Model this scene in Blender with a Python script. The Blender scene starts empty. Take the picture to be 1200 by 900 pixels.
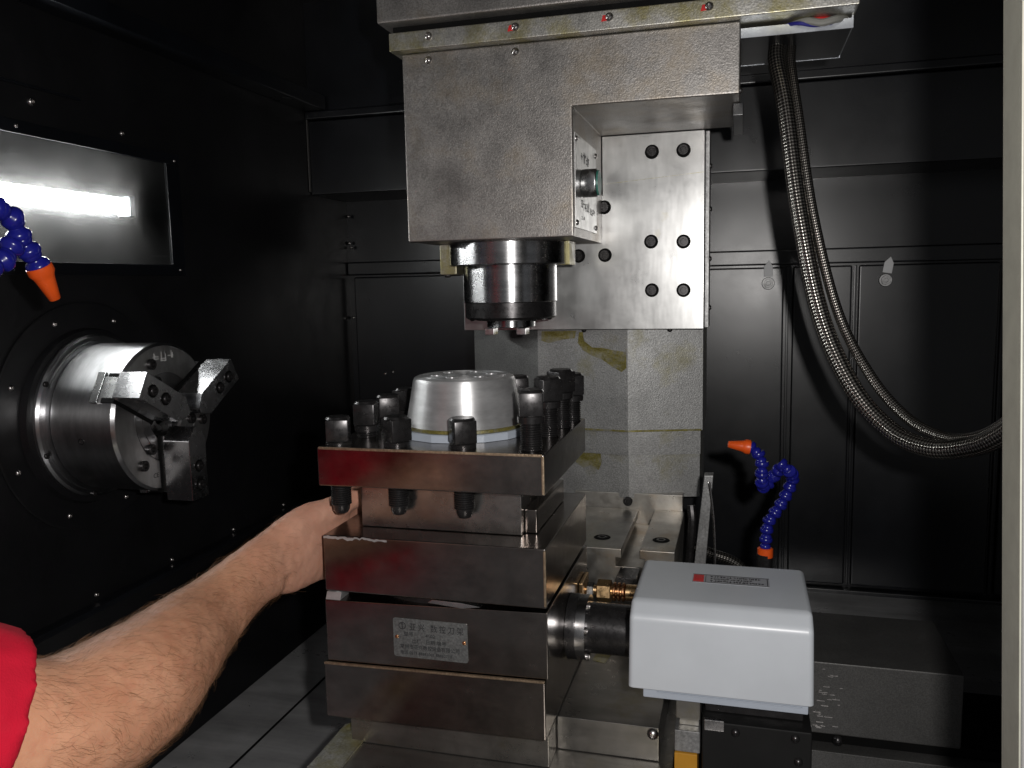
import bpy, bmesh, math, random
from mathutils import Vector, Matrix, noise
rnd = random.Random(7)
PI = math.pi
scene = bpy.context.scene
col = scene.collection

# ------------------------------------------------------------------ camera
F_PX, YAW, PITCH, ROLL = 970.0, math.radians(15.5), math.radians(6.9), math.radians(1.2)
fw = Vector((-math.sin(YAW)*math.cos(PITCH), math.cos(YAW)*math.cos(PITCH), -math.sin(PITCH)))
rt = fw.cross(Vector((0, 0, 1))).normalized(); up = rt.cross(fw)
Rv = math.cos(ROLL)*rt - math.sin(ROLL)*up
Uv = math.cos(ROLL)*up + math.sin(ROLL)*rt
CAM = Vector((0, 0, 1.5))
cd = bpy.data.cameras.new('camera'); cam = bpy.data.objects.new('camera', cd); col.objects.link(cam)
cd.sensor_width = 36; cd.lens = 36*F_PX/1200; cd.clip_start = 0.02; cd.clip_end = 50
cam.matrix_world = Matrix(((Rv.x, Uv.x, -fw.x, CAM.x), (Rv.y, Uv.y, -fw.y, CAM.y), (Rv.z, Uv.z, -fw.z, CAM.z), (0, 0, 0, 1)))
scene.camera = cam

# ------------------------------------------------------------------ dim workshop air round the machine
w = bpy.data.worlds.new('World'); scene.world = w; w.use_nodes = True
bg = w.node_tree.nodes['Background']
bg.inputs[0].default_value = (0.95, 0.97, 1.0, 1); bg.inputs[1].default_value = 0.085

# ------------------------------------------------------------------ the flash of the camera, right of and above the lens
fl = bpy.data.lights.new('camera_flash', 'POINT'); fo = bpy.data.objects.new('camera_flash', fl); col.objects.link(fo)
fo.location = CAM + Rv*0.056 + Uv*0.032
fl.energy = 21; fl.shadow_soft_size = 0.010; fl.color = (1.0, 0.97, 0.94)

vs = scene.view_settings
vs.view_transform = 'Standard'; vs.look = 'None'; vs.exposure = 0.0; vs.gamma = 1.0
scene.cycles.use_denoising = True
scene.cycles.max_bounces = 6
scene.cycles.sample_clamp_indirect = 4.0

# ------------------------------------------------------------------ materials
def nodes(name):
    m = bpy.data.materials.new(name); m.use_nodes = True
    nt = m.node_tree
    return m, nt, nt.nodes['Principled BSDF']

def tex(nt, scale, detail=3, rough=0.55, stretch=None, coord='Object', kind='noise'):
    tc = nt.nodes.new('ShaderNodeTexCoord'); src = tc.outputs[coord]
    if stretch:
        mp = nt.nodes.new('ShaderNodeMapping'); mp.inputs['Scale'].default_value = stretch
        nt.links.new(src, mp.inputs[0]); src = mp.outputs[0]
    if kind == 'noise':
        n = nt.nodes.new('ShaderNodeTexNoise'); n.inputs['Detail'].default_value = detail; n.inputs['Roughness'].default_value = rough
        out = n.outputs['Fac']
    else:
        n = nt.nodes.new('ShaderNodeTexVoronoi'); out = n.outputs['Distance']
    n.inputs['Scale'].default_value = scale
    nt.links.new(src, n.inputs['Vector'])
    return out

def ramp(nt, fac, a, b, ca, cb):
    r = nt.nodes.new('ShaderNodeValToRGB')
    r.color_ramp.elements[0].position = a; r.color_ramp.elements[1].position = b
    r.color_ramp.elements[0].color = (*ca, 1); r.color_ramp.elements[1].color = (*cb, 1)
    nt.links.new(fac, r.inputs[0]); return r.outputs[0]

def mixc(nt, fac, a, b, mode='MIX'):
    m = nt.nodes.new('ShaderNodeMix'); m.data_type = 'RGBA'; m.blend_type = mode
    for sock, v in ((m.inputs[0], fac), (m.inputs[6], a), (m.inputs[7], b)):
        if isinstance(v, (int, float)): sock.default_value = v
        elif isinstance(v, tuple): sock.default_value = (*v, 1)
        else: nt.links.new(v, sock)
    return m.outputs[2]

def rng(nt, fac, lo, hi, a=0.3, b=0.7):
    m = nt.nodes.new('ShaderNodeMapRange')
    m.inputs[1].default_value = a; m.inputs[2].default_value = b; m.inputs[3].default_value = lo; m.inputs[4].default_value = hi
    nt.links.new(fac, m.inputs[0]); return m.outputs[0]

def metal(name, base, rough=0.35, metallic=1.0, var=0.15, big=12, fine=0, bump=0.0, brush=None, rvar=0.08, stain=None, stain_scale=9, stain_at=(0.60, 0.72), scratch=0.0, spec=None, turned=None):
    m, nt, p = nodes(name)
    lo = tuple(c*(1-var) for c in base); hi = tuple(min(1, c*(1+var)) for c in base)
    t = tex(nt, big, 6, 0.65)
    c = ramp(nt, t, 0.3, 0.7, lo, hi)
    if fine:
        g = tex(nt, fine, 2, 0.6)
        c = mixc(nt, 1.0, c, ramp(nt, g, 0.30, 0.70, (0.70, 0.70, 0.70), (1.22, 1.22, 1.22)), 'MULTIPLY')
    if brush:
        g = tex(nt, brush[0], 3, 0.7, brush[1])
        c = mixc(nt, 0.8, c, ramp(nt, g, 0.3, 0.7, (0.75,)*3, (1.2,)*3), 'MULTIPLY')
    if stain:
        s = tex(nt, stain_scale, 7, 0.7)
        c = mixc(nt, ramp(nt, s, stain_at[0], stain_at[1], (0, 0, 0), (0.75,)*3), c, stain)
    nt.links.new(c, p.inputs['Base Color'])
    p.inputs['Metallic'].default_value = metallic
    r = tex(nt, big*2.3, 5, 0.7)
    nt.links.new(rng(nt, r, max(0.03, rough-rvar), rough+rvar), p.inputs['Roughness'])
    if turned:                               # lathe-turned finish: fine grooves run round the axis
        tg = nt.nodes.new('ShaderNodeTangent'); tg.direction_type = 'RADIAL'; tg.axis = turned
        nt.links.new(tg.outputs[0], p.inputs['Tangent']); p.inputs['Anisotropic'].default_value = 0.8; p.inputs['Anisotropic Rotation'].default_value = 0.25
    if spec is not None: p.inputs['Specular IOR Level'].default_value = spec
    if bump and (fine or brush):
        b = nt.nodes.new('ShaderNodeBump'); b.inputs['Strength'].default_value = bump; b.inputs['Distance'].default_value = 0.0006
        nt.links.new(g, b.inputs['Height']); nt.links.new(b.outputs[0], p.inputs['Normal'])
    return m

def plain(name, base, rough=0.5, var=0.06, big=20, bump=0.0, fine=300, spec=0.5, metallic=0.0):
    m, nt, p = nodes(name)
    c = ramp(nt, tex(nt, big, 5, 0.6), 0.3, 0.7, tuple(x*(1-var) for x in base), tuple(min(1, x*(1+var)) for x in base))
    nt.links.new(c, p.inputs['Base Color'])
    nt.links.new(rng(nt, tex(nt, big*1.7, 5, 0.7), rough*0.85, min(1, rough*1.15)), p.inputs['Roughness'])
    p.inputs['Specular IOR Level'].default_value = spec; p.inputs['Metallic'].default_value = metallic
    if bump:
        b = nt.nodes.new('ShaderNodeBump'); b.inputs['Strength'].default_value = bump; b.inputs['Distance'].default_value = 0.0005
        nt.links.new(tex(nt, fine, 2, 0.6), b.inputs['Height']); nt.links.new(b.outputs[0], p.inputs['Normal'])
    return m

def emit(name, c, s):
    m, nt, p = nodes(name)
    p.inputs['Base Color'].default_value = (*c, 1); p.inputs['Emission Color'].default_value = (*c, 1); p.inputs['Emission Strength'].default_value = s
    return m

YEL = (0.30, 0.26, 0.07)
M = {}
M['black'] = metal('black_powder_coat', (0.005, 0.0058, 0.0080), 0.29, 0.0, 0.5, 5, 900, 0.12, rvar=0.022, spec=0.75)
M['black_smooth'] = metal('black_sheet', (0.008, 0.008, 0.009), 0.34, 0.0, 0.3, 7, 600, 0.15, rvar=0.06, spec=0.5)
M['cast'] = metal('ground_casting', (0.37, 0.352, 0.335), 0.43, 0.9, 0.2, 11, 620, 0.45, rvar=0.08, stain=(0.30, 0.235, 0.15), stain_scale=11, stain_at=(0.50, 0.74))
M['trim'] = metal('oily_strip', (0.48, 0.47, 0.44), 0.45, 0.9, 0.2, 18, 500, 0.4, stain=YEL, stain_scale=13, stain_at=(0.44, 0.60))
M['plate'] = metal('scraped_plate', (0.45, 0.45, 0.445), 0.31, 1.0, 0.18, 9, 0, 0.25, brush=(26, (1.0, 1.0, 0.25)), rvar=0.05, stain=(0.40, 0.36, 0.24), stain_scale=12, stain_at=(0.66, 0.80))
M['way'] = metal('way_cover_sheet', (0.35, 0.35, 0.345), 0.50, 0.85, 0.14, 13, 560, 0.6, rvar=0.06, stain=(0.26, 0.235, 0.10), stain_scale=9, stain_at=(0.56, 0.74))
M['oil'] = metal('oil_film', (0.27, 0.235, 0.065), 0.36, 0.6, 0.3, 45, 560, 0.5, rvar=0.08, stain=(0.33, 0.325, 0.29), stain_scale=38, stain_at=(0.46, 0.62))
M['steel'] = metal('bright_steel', (0.58, 0.58, 0.58), 0.26, 1.0, 0.12, 15, 0, 0.12, brush=(60, (0.15, 1, 1)), rvar=0.06)
M['spindle'] = metal('spindle_steel', (0.52, 0.52, 0.53), 0.27, 1.0, 0.14, 20, 0, 0.05, brush=(60, (0.3, 0.3, 2)), rvar=0.05, turned='Z')
M['chuck_body'] = metal('turned_chuck_steel', (0.46, 0.46, 0.47), 0.29, 1.0, 0.12, 12, 0, 0.05, brush=(45, (2, 0.5, 0.5)), rvar=0.015, turned='X')
M['face'] = metal('ground_face', (0.50, 0.50, 0.50), 0.36, 1.0, 0.1, 25, 0, 0.06, brush=(50, (1, 1, 0.4)), rvar=0.05)
M['jaw'] = metal('ground_jaw_steel', (0.46, 0.46, 0.47), 0.25, 1.0, 0.14, 25, 0, 0.08, brush=(50, (1, 1, 0.4)), rvar=0.08)
M['chuck'] = metal('chuck_steel', (0.46, 0.46, 0.47), 0.24, 1.0, 0.12, 12, 0, 0.12, brush=(45, (0.6, 1, 1)), rvar=0.06)
M['turret'] = metal('oiled_dark_steel', (0.25, 0.225, 0.21), 0.22, 1.0, 0.14, 10, 0, 0.06, brush=(60, (0.6, 1, 1)), rvar=0.06, stain=(0.19, 0.155, 0.13), stain_scale=7, stain_at=(0.55, 0.8))
M['steel_neck'] = metal('neck_steel', (0.42, 0.40, 0.38), 0.27, 1.0, 0.12, 14, 0, 0.06, brush=(60, (0.6, 1, 1)), rvar=0.05, stain=(0.25, 0.18, 0.13), stain_scale=12, stain_at=(0.5, 0.75))
M['turret_rust'] = metal('brown_edge_steel', (0.42, 0.32, 0.22), 0.42, 0.9, 0.25, 40, 500, 0.4)
M['slide'] = metal('worn_slide_steel', (0.24, 0.23, 0.215), 0.33, 0.9, 0.2, 14, 0, 0.2, brush=(40, (0.15, 1, 1)), rvar=0.1, stain=(0.20, 0.17, 0.08), stain_scale=9, stain_at=(0.55, 0.72))
M['tslot'] = metal('table_iron', (0.37, 0.355, 0.33), 0.36, 0.95, 0.2, 16, 0, 0.3, brush=(24, (1, 0.4, 1)), rvar=0.12, stain=(0.33, 0.24, 0.15), stain_scale=11, stain_at=(0.5, 0.7))
M['bolt'] = metal('black_oxide', (0.045, 0.043, 0.044), 0.30, 0.75, 0.3, 90, 0, 0, rvar=0.08)
M['bolt2'] = metal('zinc_screw', (0.45, 0.43, 0.42), 0.28, 1.0, 0.2, 120, 0, 0)
M['dark'] = plain('dark_gap', (0.004, 0.004, 0.004), 0.7, 0.2, spec=0.1)
M['cap'] = metal('matt_aluminium', (0.62, 0.62, 0.625), 0.42, 0.75, 0.06, 14, 0, 0.04, brush=(80, (0.3, 0.3, 1)), rvar=0.05, turned='Z')
M['white'] = plain('motor_paint', (0.49, 0.52, 0.555), 0.32, 0.06, 9, 0.08, 160, 0.5)
M['base_paint'] = plain('blue_grey_paint', (0.36, 0.40, 0.46), 0.35, 0.04, 20, 0.05, 200, 0.5)
M['alu'] = metal('grey_base', (0.50, 0.53, 0.57), 0.35, 0.5, 0.08, 30, 0, 0)
M['frame'] = plain('door_paint', (0.22, 0.22, 0.215), 0.55, 0.04, 25, 0.25, 500, 0.3)
M['gasket'] = plain('beige_edge', (0.24, 0.24, 0.20), 0.6, 0.1, 60)
M['blue'] = plain('blue_plastic', (0.010, 0.012, 0.20), 0.22, 0.2, 40, 0, 300, 0.5)
M['orange'] = plain('orange_plastic', (0.72, 0.09, 0.010), 0.35, 0.12, 50)
M['red'] = plain('red_paint', (0.55, 0.02, 0.02), 0.4, 0.15, 60)
M['sticker'] = plain('sticker_grey', (0.30, 0.31, 0.33), 0.4, 0.05, 60)
M['ink'] = plain('black_ink', (0.02, 0.02, 0.022), 0.5, 0.1, 60)
M['pale_ink'] = plain('engraving', (0.5, 0.5, 0.5), 0.5, 0.1, 60)
M['nameplate'] = metal('nameplate_tin', (0.20, 0.21, 0.21), 0.45, 0.7, 0.1, 60, 500, 0.3)
M['label_plate'] = metal('label_aluminium', (0.55, 0.55, 0.54), 0.35, 0.9, 0.1, 40, 0, 0.1, brush=(40, (1, 1, 0.3)))
M['copper'] = metal('copper_rivet', (0.70, 0.36, 0.18), 0.25, 1.0, 0.2, 100)
M['brass'] = metal('brass', (0.75, 0.50, 0.26), 0.30, 1.0, 0.15, 80, 0, 0)
M['green'] = plain('green_cap', (0.05, 0.22, 0.17), 0.4, 0.1, 60)
M['yellow'] = plain('yellow_paint', (0.42, 0.20, 0.015), 0.5, 0.1, 40)
M['grey_cable'] = plain('grey_cable', (0.24, 0.24, 0.22), 0.5, 0.1, 60)
M['blue_cable'] = plain('blue_cable', (0.02, 0.02, 0.22), 0.4, 0.1, 60)
M['bracket'] = metal('bracket_steel', (0.30, 0.30, 0.30), 0.45, 0.8, 0.1, 20, 300, 0.2)
M['reflector'] = plain('lamp_reflector', (0.006, 0.0062, 0.0064), 0.45, 0.3, 20, 0.2, 40, 0.4)
M['tongue'] = plain('zinc_tongue', (0.78, 0.79, 0.80), 0.45, 0.05, 60)
M['rubber'] = plain('black_rubber', (0.006, 0.006, 0.006), 0.6, 0.2, 30, 0, 300, 0.25)
M['tube'] = emit('fluorescent', (1.0, 0.98, 0.97), 42.0)
M['shirt'] = plain('red_cotton', (0.40, 0.006, 0.022), 0.9, 0.08, 60, 0.6, 900, 0.15)
M['floor'] = metal('tray_steel', (0.36, 0.36, 0.365), 0.36, 0.45, 0.3, 6, 0, 0.2, brush=(30, (0.12, 1, 1)), rvar=0.12)
M['bed'] = metal('bed_cover', (0.11, 0.108, 0.105), 0.45, 0.6, 0.15, 10, 700, 0.25, brush=None)
# glass in front of the lamp: clear pane with a film of dried coolant that catches the light
m, nt, p = nodes('lamp_glass'); nt.nodes.remove(p)
tr_ = nt.nodes.new('ShaderNodeBsdfTransparent'); tr_.inputs[0].default_value = (0.93, 0.95, 0.95, 1)
gl_ = nt.nodes.new('ShaderNodeBsdfGlossy'); gl_.inputs['Roughness'].default_value = 0.06; gl_.inputs[0].default_value = (0.9, 0.9, 0.9, 1)
pane = nt.nodes.new('ShaderNodeMixShader'); pane.inputs[0].default_value = 0.02; nt.links.new(tr_.outputs[0], pane.inputs[1]); nt.links.new(gl_.outputs[0], pane.inputs[2])
tl = nt.nodes.new('ShaderNodeBsdfTranslucent'); df = nt.nodes.new('ShaderNodeBsdfDiffuse'); df.inputs[0].default_value = (0.05, 0.05, 0.05, 1)
tl.inputs[0].default_value = (0.75, 0.75, 0.74, 1)
ad = nt.nodes.new('ShaderNodeAddShader'); nt.links.new(tl.outputs[0], ad.inputs[0]); nt.links.new(df.outputs[0], ad.inputs[1])
mx = nt.nodes.new('ShaderNodeMixShader'); nt.links.new(rng(nt, tex(nt, 22, 6, 0.7), 0.007, 0.028), mx.inputs[0])
nt.links.new(pane.outputs[0], mx.inputs[1]); nt.links.new(ad.outputs[0], mx.inputs[2]); nt.links.new(mx.outputs[0], nt.nodes['Material Output'].inputs[0]); M['glass'] = m
# skin
m, nt, p = nodes('skin')
c = ramp(nt, tex(nt, 26, 6, 0.65), 0.3, 0.72, (0.41, 0.190, 0.108), (0.53, 0.280, 0.172))
c = mixc(nt, ramp(nt, tex(nt, 120, 4, 0.6), 0.45, 0.75, (0, 0, 0), (0.35,)*3), c, (0.38, 0.135, 0.082))
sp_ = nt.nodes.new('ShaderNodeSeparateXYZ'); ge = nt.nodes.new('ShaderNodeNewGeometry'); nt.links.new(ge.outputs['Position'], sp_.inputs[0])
c = mixc(nt, rng(nt, sp_.outputs[1], 0.0, 0.75, 0.62, 0.73), c, ramp(nt, tex(nt, 40, 5, 0.6), 0.3, 0.7, (0.56, 0.275, 0.195), (0.66, 0.37, 0.275)))  # hand paler than tanned forearm; flash falloff along the arm put into colour
nt.links.new(c, p.inputs['Base Color']); p.inputs['Roughness'].default_value = 0.52
p.inputs['Specular IOR Level'].default_value = 0.35
p.inputs['Subsurface Weight'].default_value = 0.12; p.inputs['Subsurface Radius'].default_value = (0.006, 0.002, 0.001); p.inputs['Subsurface Scale'].default_value = 1.0
b = nt.nodes.new('ShaderNodeBump'); b.inputs['Strength'].default_value = 0.35; b.inputs['Distance'].default_value = 0.0012
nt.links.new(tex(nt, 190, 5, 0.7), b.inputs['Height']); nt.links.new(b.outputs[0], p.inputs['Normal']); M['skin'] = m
M['hair'] = plain('arm_hair', (0.20, 0.10, 0.045), 0.5, 0.3, 200)
# braided steel sleeve, u round the hose and v along it (in turns)
m, nt, p = nodes('steel_braid')
tc = nt.nodes.new('ShaderNodeTexCoord'); sx = nt.nodes.new('ShaderNodeSeparateXYZ'); nt.links.new(tc.outputs['UV'], sx.inputs[0])
def math_(op, a, b=None):
    n = nt.nodes.new('ShaderNodeMath'); n.operation = op
    for i, v in enumerate((a, b)):
        if v is None: continue
        if isinstance(v, (int, float)): n.inputs[i].default_value = v
        else: nt.links.new(v, n.inputs[i])
    return n.outputs[0]
ua = math_('MULTIPLY', sx.outputs[0], 2*PI*8); va = math_('MULTIPLY', sx.outputs[1], 2*PI)
s1 = math_('SINE', math_('ADD', ua, va)); s2 = math_('SINE', math_('SUBTRACT', ua, va))
hgt = math_('MULTIPLY', s1, s2)
nt.links.new(ramp(nt, math_('ADD', math_('MULTIPLY', hgt, 0.5), 0.5), 0.25, 0.85, (0.05, 0.047, 0.043), (0.52, 0.49, 0.45)), p.inputs['Base Color'])
p.inputs['Metallic'].default_value = 0.95; p.inputs['Roughness'].default_value = 0.26
b = nt.nodes.new('ShaderNodeBump'); b.inputs['Strength'].default_value = 0.22; b.inputs['Distance'].default_value = 0.0012
nt.links.new(hgt, b.inputs['Height']); nt.links.new(b.outputs[0], p.inputs['Normal']); M['braid'] = m

# ------------------------------------------------------------------ mesh helpers
def finish(bm, angle=35):
    bmesh.ops.recalc_face_normals(bm, faces=bm.faces)
    lim = math.radians(angle)
    for f_ in bm.faces: f_.smooth = True
    for e in bm.edges:
        e.smooth = len(e.link_faces) == 2 and e.calc_face_angle(0) < lim

def obj(name, bm, mat, parent=None, loc=None, rot=None, center=True, angle=35):
    finish(bm, angle)
    me = bpy.data.meshes.new(name)
    off = Vector((0, 0, 0))
    if loc is None and center and bm.verts:
        lo = Vector([min(v.co[i] for v in bm.verts) for i in range(3)]); hi = Vector([max(v.co[i] for v in bm.verts) for i in range(3)])
        off = (lo+hi)/2; bmesh.ops.translate(bm, verts=bm.verts, vec=-off)
    bm.to_mesh(me); bm.free()
    me.materials.append(M[mat])
    o = place(name, me, parent, off if loc is None else Vector(loc), rot)
    if angle < 100:
        wn = o.modifiers.new('weighted_normals', 'WEIGHTED_NORMAL'); wn.keep_sharp = True; wn.weight = 100
    return o

def place(name, me, parent=None, loc=(0, 0, 0), rot=None):
    o = bpy.data.objects.new(name, me); col.objects.link(o)
    mw = Matrix.Translation(Vector(loc))
    if rot is not None: mw = mw @ (rot.to_4x4() if isinstance(rot, Matrix) else rot.to_matrix().to_4x4())
    if parent:
        o.parent = parent
        pm = MW[parent.name]
        o.matrix_parent_inverse = Matrix.Identity(4)
        o.matrix_basis = pm.inverted() @ mw
    else:
        o.matrix_basis = mw
    MW[o.name] = mw
    return o
MW = {}

def tag(o, label, cat, group=None):
    o['label'] = label; o['category'] = cat
    if group: o['group'] = group
    return o

def thing(name, label, cat, loc, group=None):
    o = bpy.data.objects.new(name, None); col.objects.link(o); o.location = loc; o.empty_display_size = 0.05
    MW[o.name] = Matrix.Translation(Vector(loc))
    return tag(o, label, cat, group)

def struct(o): o['kind'] = 'structure'; return o

def B(): return bmesh.new()

def box(bm, x0, x1, y0, y1, z0, z1, bev=0.0, seg=2):
    r = bmesh.ops.create_cube(bm, size=1)
    vs_ = r['verts']
    for v in vs_:
        v.co = Vector(((x0+x1)/2+v.co.x*(x1-x0), (y0+y1)/2+v.co.y*(y1-y0), (z0+z1)/2+v.co.z*(z1-z0)))
    if bev:
        es = list({e for v in vs_ for e in v.link_edges})
        bmesh.ops.bevel(bm, geom=es, offset=bev, segments=seg, affect='EDGES', profile=0.5)
    return bm

def basis(axis):
    a = Vector(axis).normalized()
    t = Vector((0, 0, 1)) if abs(a.z) < 0.9 else Vector((1, 0, 0))
    u = a.cross(t).normalized(); v = a.cross(u)
    return a, u, v

def lathe(bm, prof, origin, axis, seg=32, cap=True, phase=0.0):
    """profile of (radius, height along axis)"""
    a, u, v = basis(axis); o = Vector(origin); rings = []
    for r, h in prof:
        rings.append([bm.verts.new(o + a*h + (u*math.cos(2*PI*i/seg+phase) + v*math.sin(2*PI*i/seg+phase))*r) for i in range(seg)])
    for k in range(len(rings)-1):
        for i in range(seg):
            j = (i+1) % seg
            bm.faces.new((rings[k][i], rings[k][j], rings[k+1][j], rings[k+1][i]))
    if cap:
        for rg in (rings[0], rings[-1]):
            try: bm.faces.new(rg)
            except ValueError: pass
    return bm

def cyl(bm, p0, p1, r, seg=24, bev=0.0):
    p0 = Vector(p0); p1 = Vector(p1); L = (p1-p0).length
    pr = [(r, 0), (r, L)] if not bev else [(r-bev, 0), (r, bev), (r, L-bev), (r-bev, L)]
    return lathe(bm, pr, p0, p1-p0, seg)

def prism(bm, pts, d0, d1, fn, bev=0.0):
    """closed outline pts (a,b) extruded from d0 to d1; fn(a,b,d) gives the point"""
    A = [bm.verts.new(fn(a, b_, d0)) for a, b_ in pts]; Bv = [bm.verts.new(fn(a, b_, d1)) for a, b_ in pts]
    n = len(pts)
    fs = [bm.faces.new(A), bm.faces.new(Bv[::-1])]
    for i in range(n):
        fs.append(bm.faces.new((A[i], A[(i+1) % n], Bv[(i+1) % n], Bv[i])))
    if bev:
        bmesh.ops.recalc_face_normals(bm, faces=fs)
        es = list({e for f_ in fs for e in f_.edges})
        bmesh.ops.bevel(bm, geom=es, offset=bev, segments=2, affect='EDGES', profile=0.5)
    return bm

def catmull(pts, n):
    P_ = [Vector(p) for p in pts]; P_ = [2*P_[0]-P_[1]] + P_ + [2*P_[-1]-P_[-2]]
    out = []
    for i in range(1, len(P_)-2):
        a, b_, c_, d = P_[i-1:i+3]
        for k in range(n):
            t = k/n
            out.append(0.5*((2*b_) + (c_-a)*t + (2*a-5*b_+4*c_-d)*t*t + (3*b_-a-3*c_+d)*t**3))
    out.append(P_[-2]); return out

def tube(bm, path, r, seg=14, uvpitch=None):
    n = len(path); T = []
    for i in range(n):
        T.append((path[min(i+1, n-1)]-path[max(i-1, 0)]).normalized())
    nrm = T[0].orthogonal().normalized(); rings = []; L = [0]
    for i in range(n):
        nrm = (nrm - T[i]*nrm.dot(T[i])).normalized(); bn = T[i].cross(nrm)
        rr = r[i] if isinstance(r, (list, tuple)) else r
        rings.append([bm.verts.new(path[i] + (nrm*math.cos(2*PI*k/seg)+bn*math.sin(2*PI*k/seg))*rr) for k in range(seg)])
        if i: L.append(L[-1]+(path[i]-path[i-1]).length)
    uv = bm.loops.layers.uv.verify() if uvpitch else None
    for i in range(n-1):
        for k in range(seg):
            j = (k+1) % seg
            f_ = bm.faces.new((rings[i][k], rings[i][j], rings[i+1][j], rings[i+1][k]))
            if uv:
                for lp, (uu, vv) in zip(f_.loops, ((k/seg, L[i]), ((k+1)/seg, L[i]), ((k+1)/seg, L[i+1]), (k/seg, L[i+1]))):
                    lp[uv].uv = (uu, vv/uvpitch)
    bm.faces.new(rings[0]); bm.faces.new(rings[-1][::-1])
    return bm

def rot_to(axis):
    """rotation taking +Z to axis"""
    return Vector((0, 0, 1)).rotation_difference(Vector(axis)).to_matrix()

MESH = {}
def shared(key, maker, mat, angle=35):
    if key not in MESH:
        bm = B(); maker(bm); finish(bm, angle)
        me = bpy.data.meshes.new(key); bm.to_mesh(me); bm.free(); me.materials.append(M[mat]); MESH[key] = me
    return MESH[key]

def mk_socket(bm, r=0.0085, h=0.006):          # socket-head cap screw, axis +Z, base at 0
    lathe(bm, [(r, 0), (r, h*0.85), (r*0.88, h), (r*0.55, h), (r*0.50, h*0.45)], (0, 0, 0), (0, 0, 1), 20)
def mk_button(bm, r=0.004, h=0.003):
    lathe(bm, [(r, 0), (r*0.95, h*0.4), (r*0.7, h*0.8), (r*0.4, h), (r*0.35, h*0.55)], (0, 0, 0), (0, 0, 1), 14)
def screw(kind, parent, loc, axis, name='screw', mat=None, s=1.0):
    me = {'socket': lambda: shared('socket_screw_'+(mat or 'bolt'), mk_socket, mat or 'bolt'),
          'button': lambda: shared('button_screw_'+(mat or 'bolt2'), mk_button, mat or 'bolt2')}[kind]()
    o = place(name, me, parent, loc, rot_to(axis))
    if s != 1.0: o.matrix_basis = o.matrix_basis @ Matrix.Scale(s, 4)
    return o

def glyphs(bm, fn, x0, x1, z0, z1, n, seed, thick=0.10):
    """rows of small stroke clusters as print; fn(a,b,d) maps to a point"""
    r = random.Random(seed); cw = (x1-x0)/n; h = z1-z0
    for i in range(n):
        a0 = x0+cw*i+cw*0.1; a1 = a0+cw*0.8; t = h*thick
        strokes = []
        for _ in range(r.choice((1, 2, 2))):
            zz = z0+h*r.uniform(0.05, 0.85); strokes.append((a0, a1, zz, zz+t))
        for _ in range(r.choice((1, 2, 2))):
            xx = a0+(a1-a0)*r.uniform(0, 0.9); strokes.append((xx, xx+t, z0+h*r.uniform(0, 0.3), z1-h*r.uniform(0, 0.3)))
        for k, (p0, p1, q0, q1) in enumerate(strokes):
            d = 0.00003*k
            prism(bm, [(p0, q0), (p1, q0), (p1, q1), (p0, q1)], d, d+0.00012, fn)

def text_bm(bm, body, size, mtx, align='LEFT', width=1.0):
    cu = bpy.data.curves.new('lettering', 'FONT'); cu.body = body; cu.size = size; cu.align_x = align; cu.extrude = 0.0001; cu.resolution_u = 2
    o = bpy.data.objects.new('lettering_tmp', cu); col.objects.link(o)
    dg = bpy.context.evaluated_depsgraph_get(); me = bpy.data.meshes.new_from_object(o.evaluated_get(dg))
    me.transform(Matrix.Diagonal((width, 1, 1, 1))); me.transform(mtx); bm.from_mesh(me)
    bpy.data.objects.remove(o); bpy.data.curves.remove(cu); bpy.data.meshes.remove(me)

# ================================================================== SETTING: the black sheet-metal enclosure
XL, YB, YO = -0.875, 1.766, 1.603
ZF = 0.86
bm = B()                                     # left wall with an opening for the lamp
for y0, y1, z0, z1 in ((0.35, YB+0.02, 0.86, 1.54), (0.35, YB+0.02, 1.70, 2.10), (0.35, 0.58, 1.54, 1.70), (1.142, YB+0.02, 1.54, 1.70)):
    box(bm, XL-0.0025, XL, y0, y1, z0, z1)
bmesh.ops.remove_doubles(bm, verts=bm.verts, dist=1e-5)
lw = struct(obj('left_wall', bm, 'black_smooth'))
bm = B(); box(bm, XL+0.0005, XL+0.045, 0.36, YO-0.002, 1.862, 1.892, 0.003); obj('ledge', bm, 'black', lw)
bm = B(); box(bm, XL+0.0005, XL+0.020, 0.36, YB-0.003, 1.058, 1.067, 0.002); obj('bottom_flange', bm, 'black', lw)
bm = B(); box(bm, XL+0.0004, XL+0.004, 0.40, 0.972, 1.7595, 1.7635, 0.001); obj('seam_strip', bm, 'black', lw)
for y, z in ((1.092, 1.072), (1.260, 1.072), (1.43, 1.072), (0.93, 1.075), (1.0504, 1.73)): screw('button', lw, (XL, y, z), (1, 0, 0))
for y, z in ((0.89, 1.743),): screw('button', lw, (XL, y, z), (1, 0, 0), s=1.4)
for y, z in ((0.98, 1.905), (1.62, 1.905)): screw('button', lw, (XL, y, z), (1, 0, 0))
bm = B(); box(bm, XL+0.0003, XL+0.003, 1.595, 1.602, 1.70, 1.86, 0.001); obj('corner_bead', bm, 'bed', lw)
bm = B()                                     # cover ring on the wall behind the chuck
lathe(bm, [(0.158, 0), (0.158, 0.002), (0.155, 0.004), (0.122, 0.004), (0.119, 0.012), (0.112, 0.014), (0.1, 0.014)], (XL+0.0005, 0.945, 1.330), (1, 0, 0), 96, cap=False)
obj('bearing_cover', bm, 'black_smooth', lw)
for k in range(8):
    a = math.radians(112 + k*45)
    screw('button', lw, (XL+0.004, 0.945-math.cos(a)*0.140*-1, 1.330+math.sin(a)*0.140), (1, 0, 0))

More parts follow.
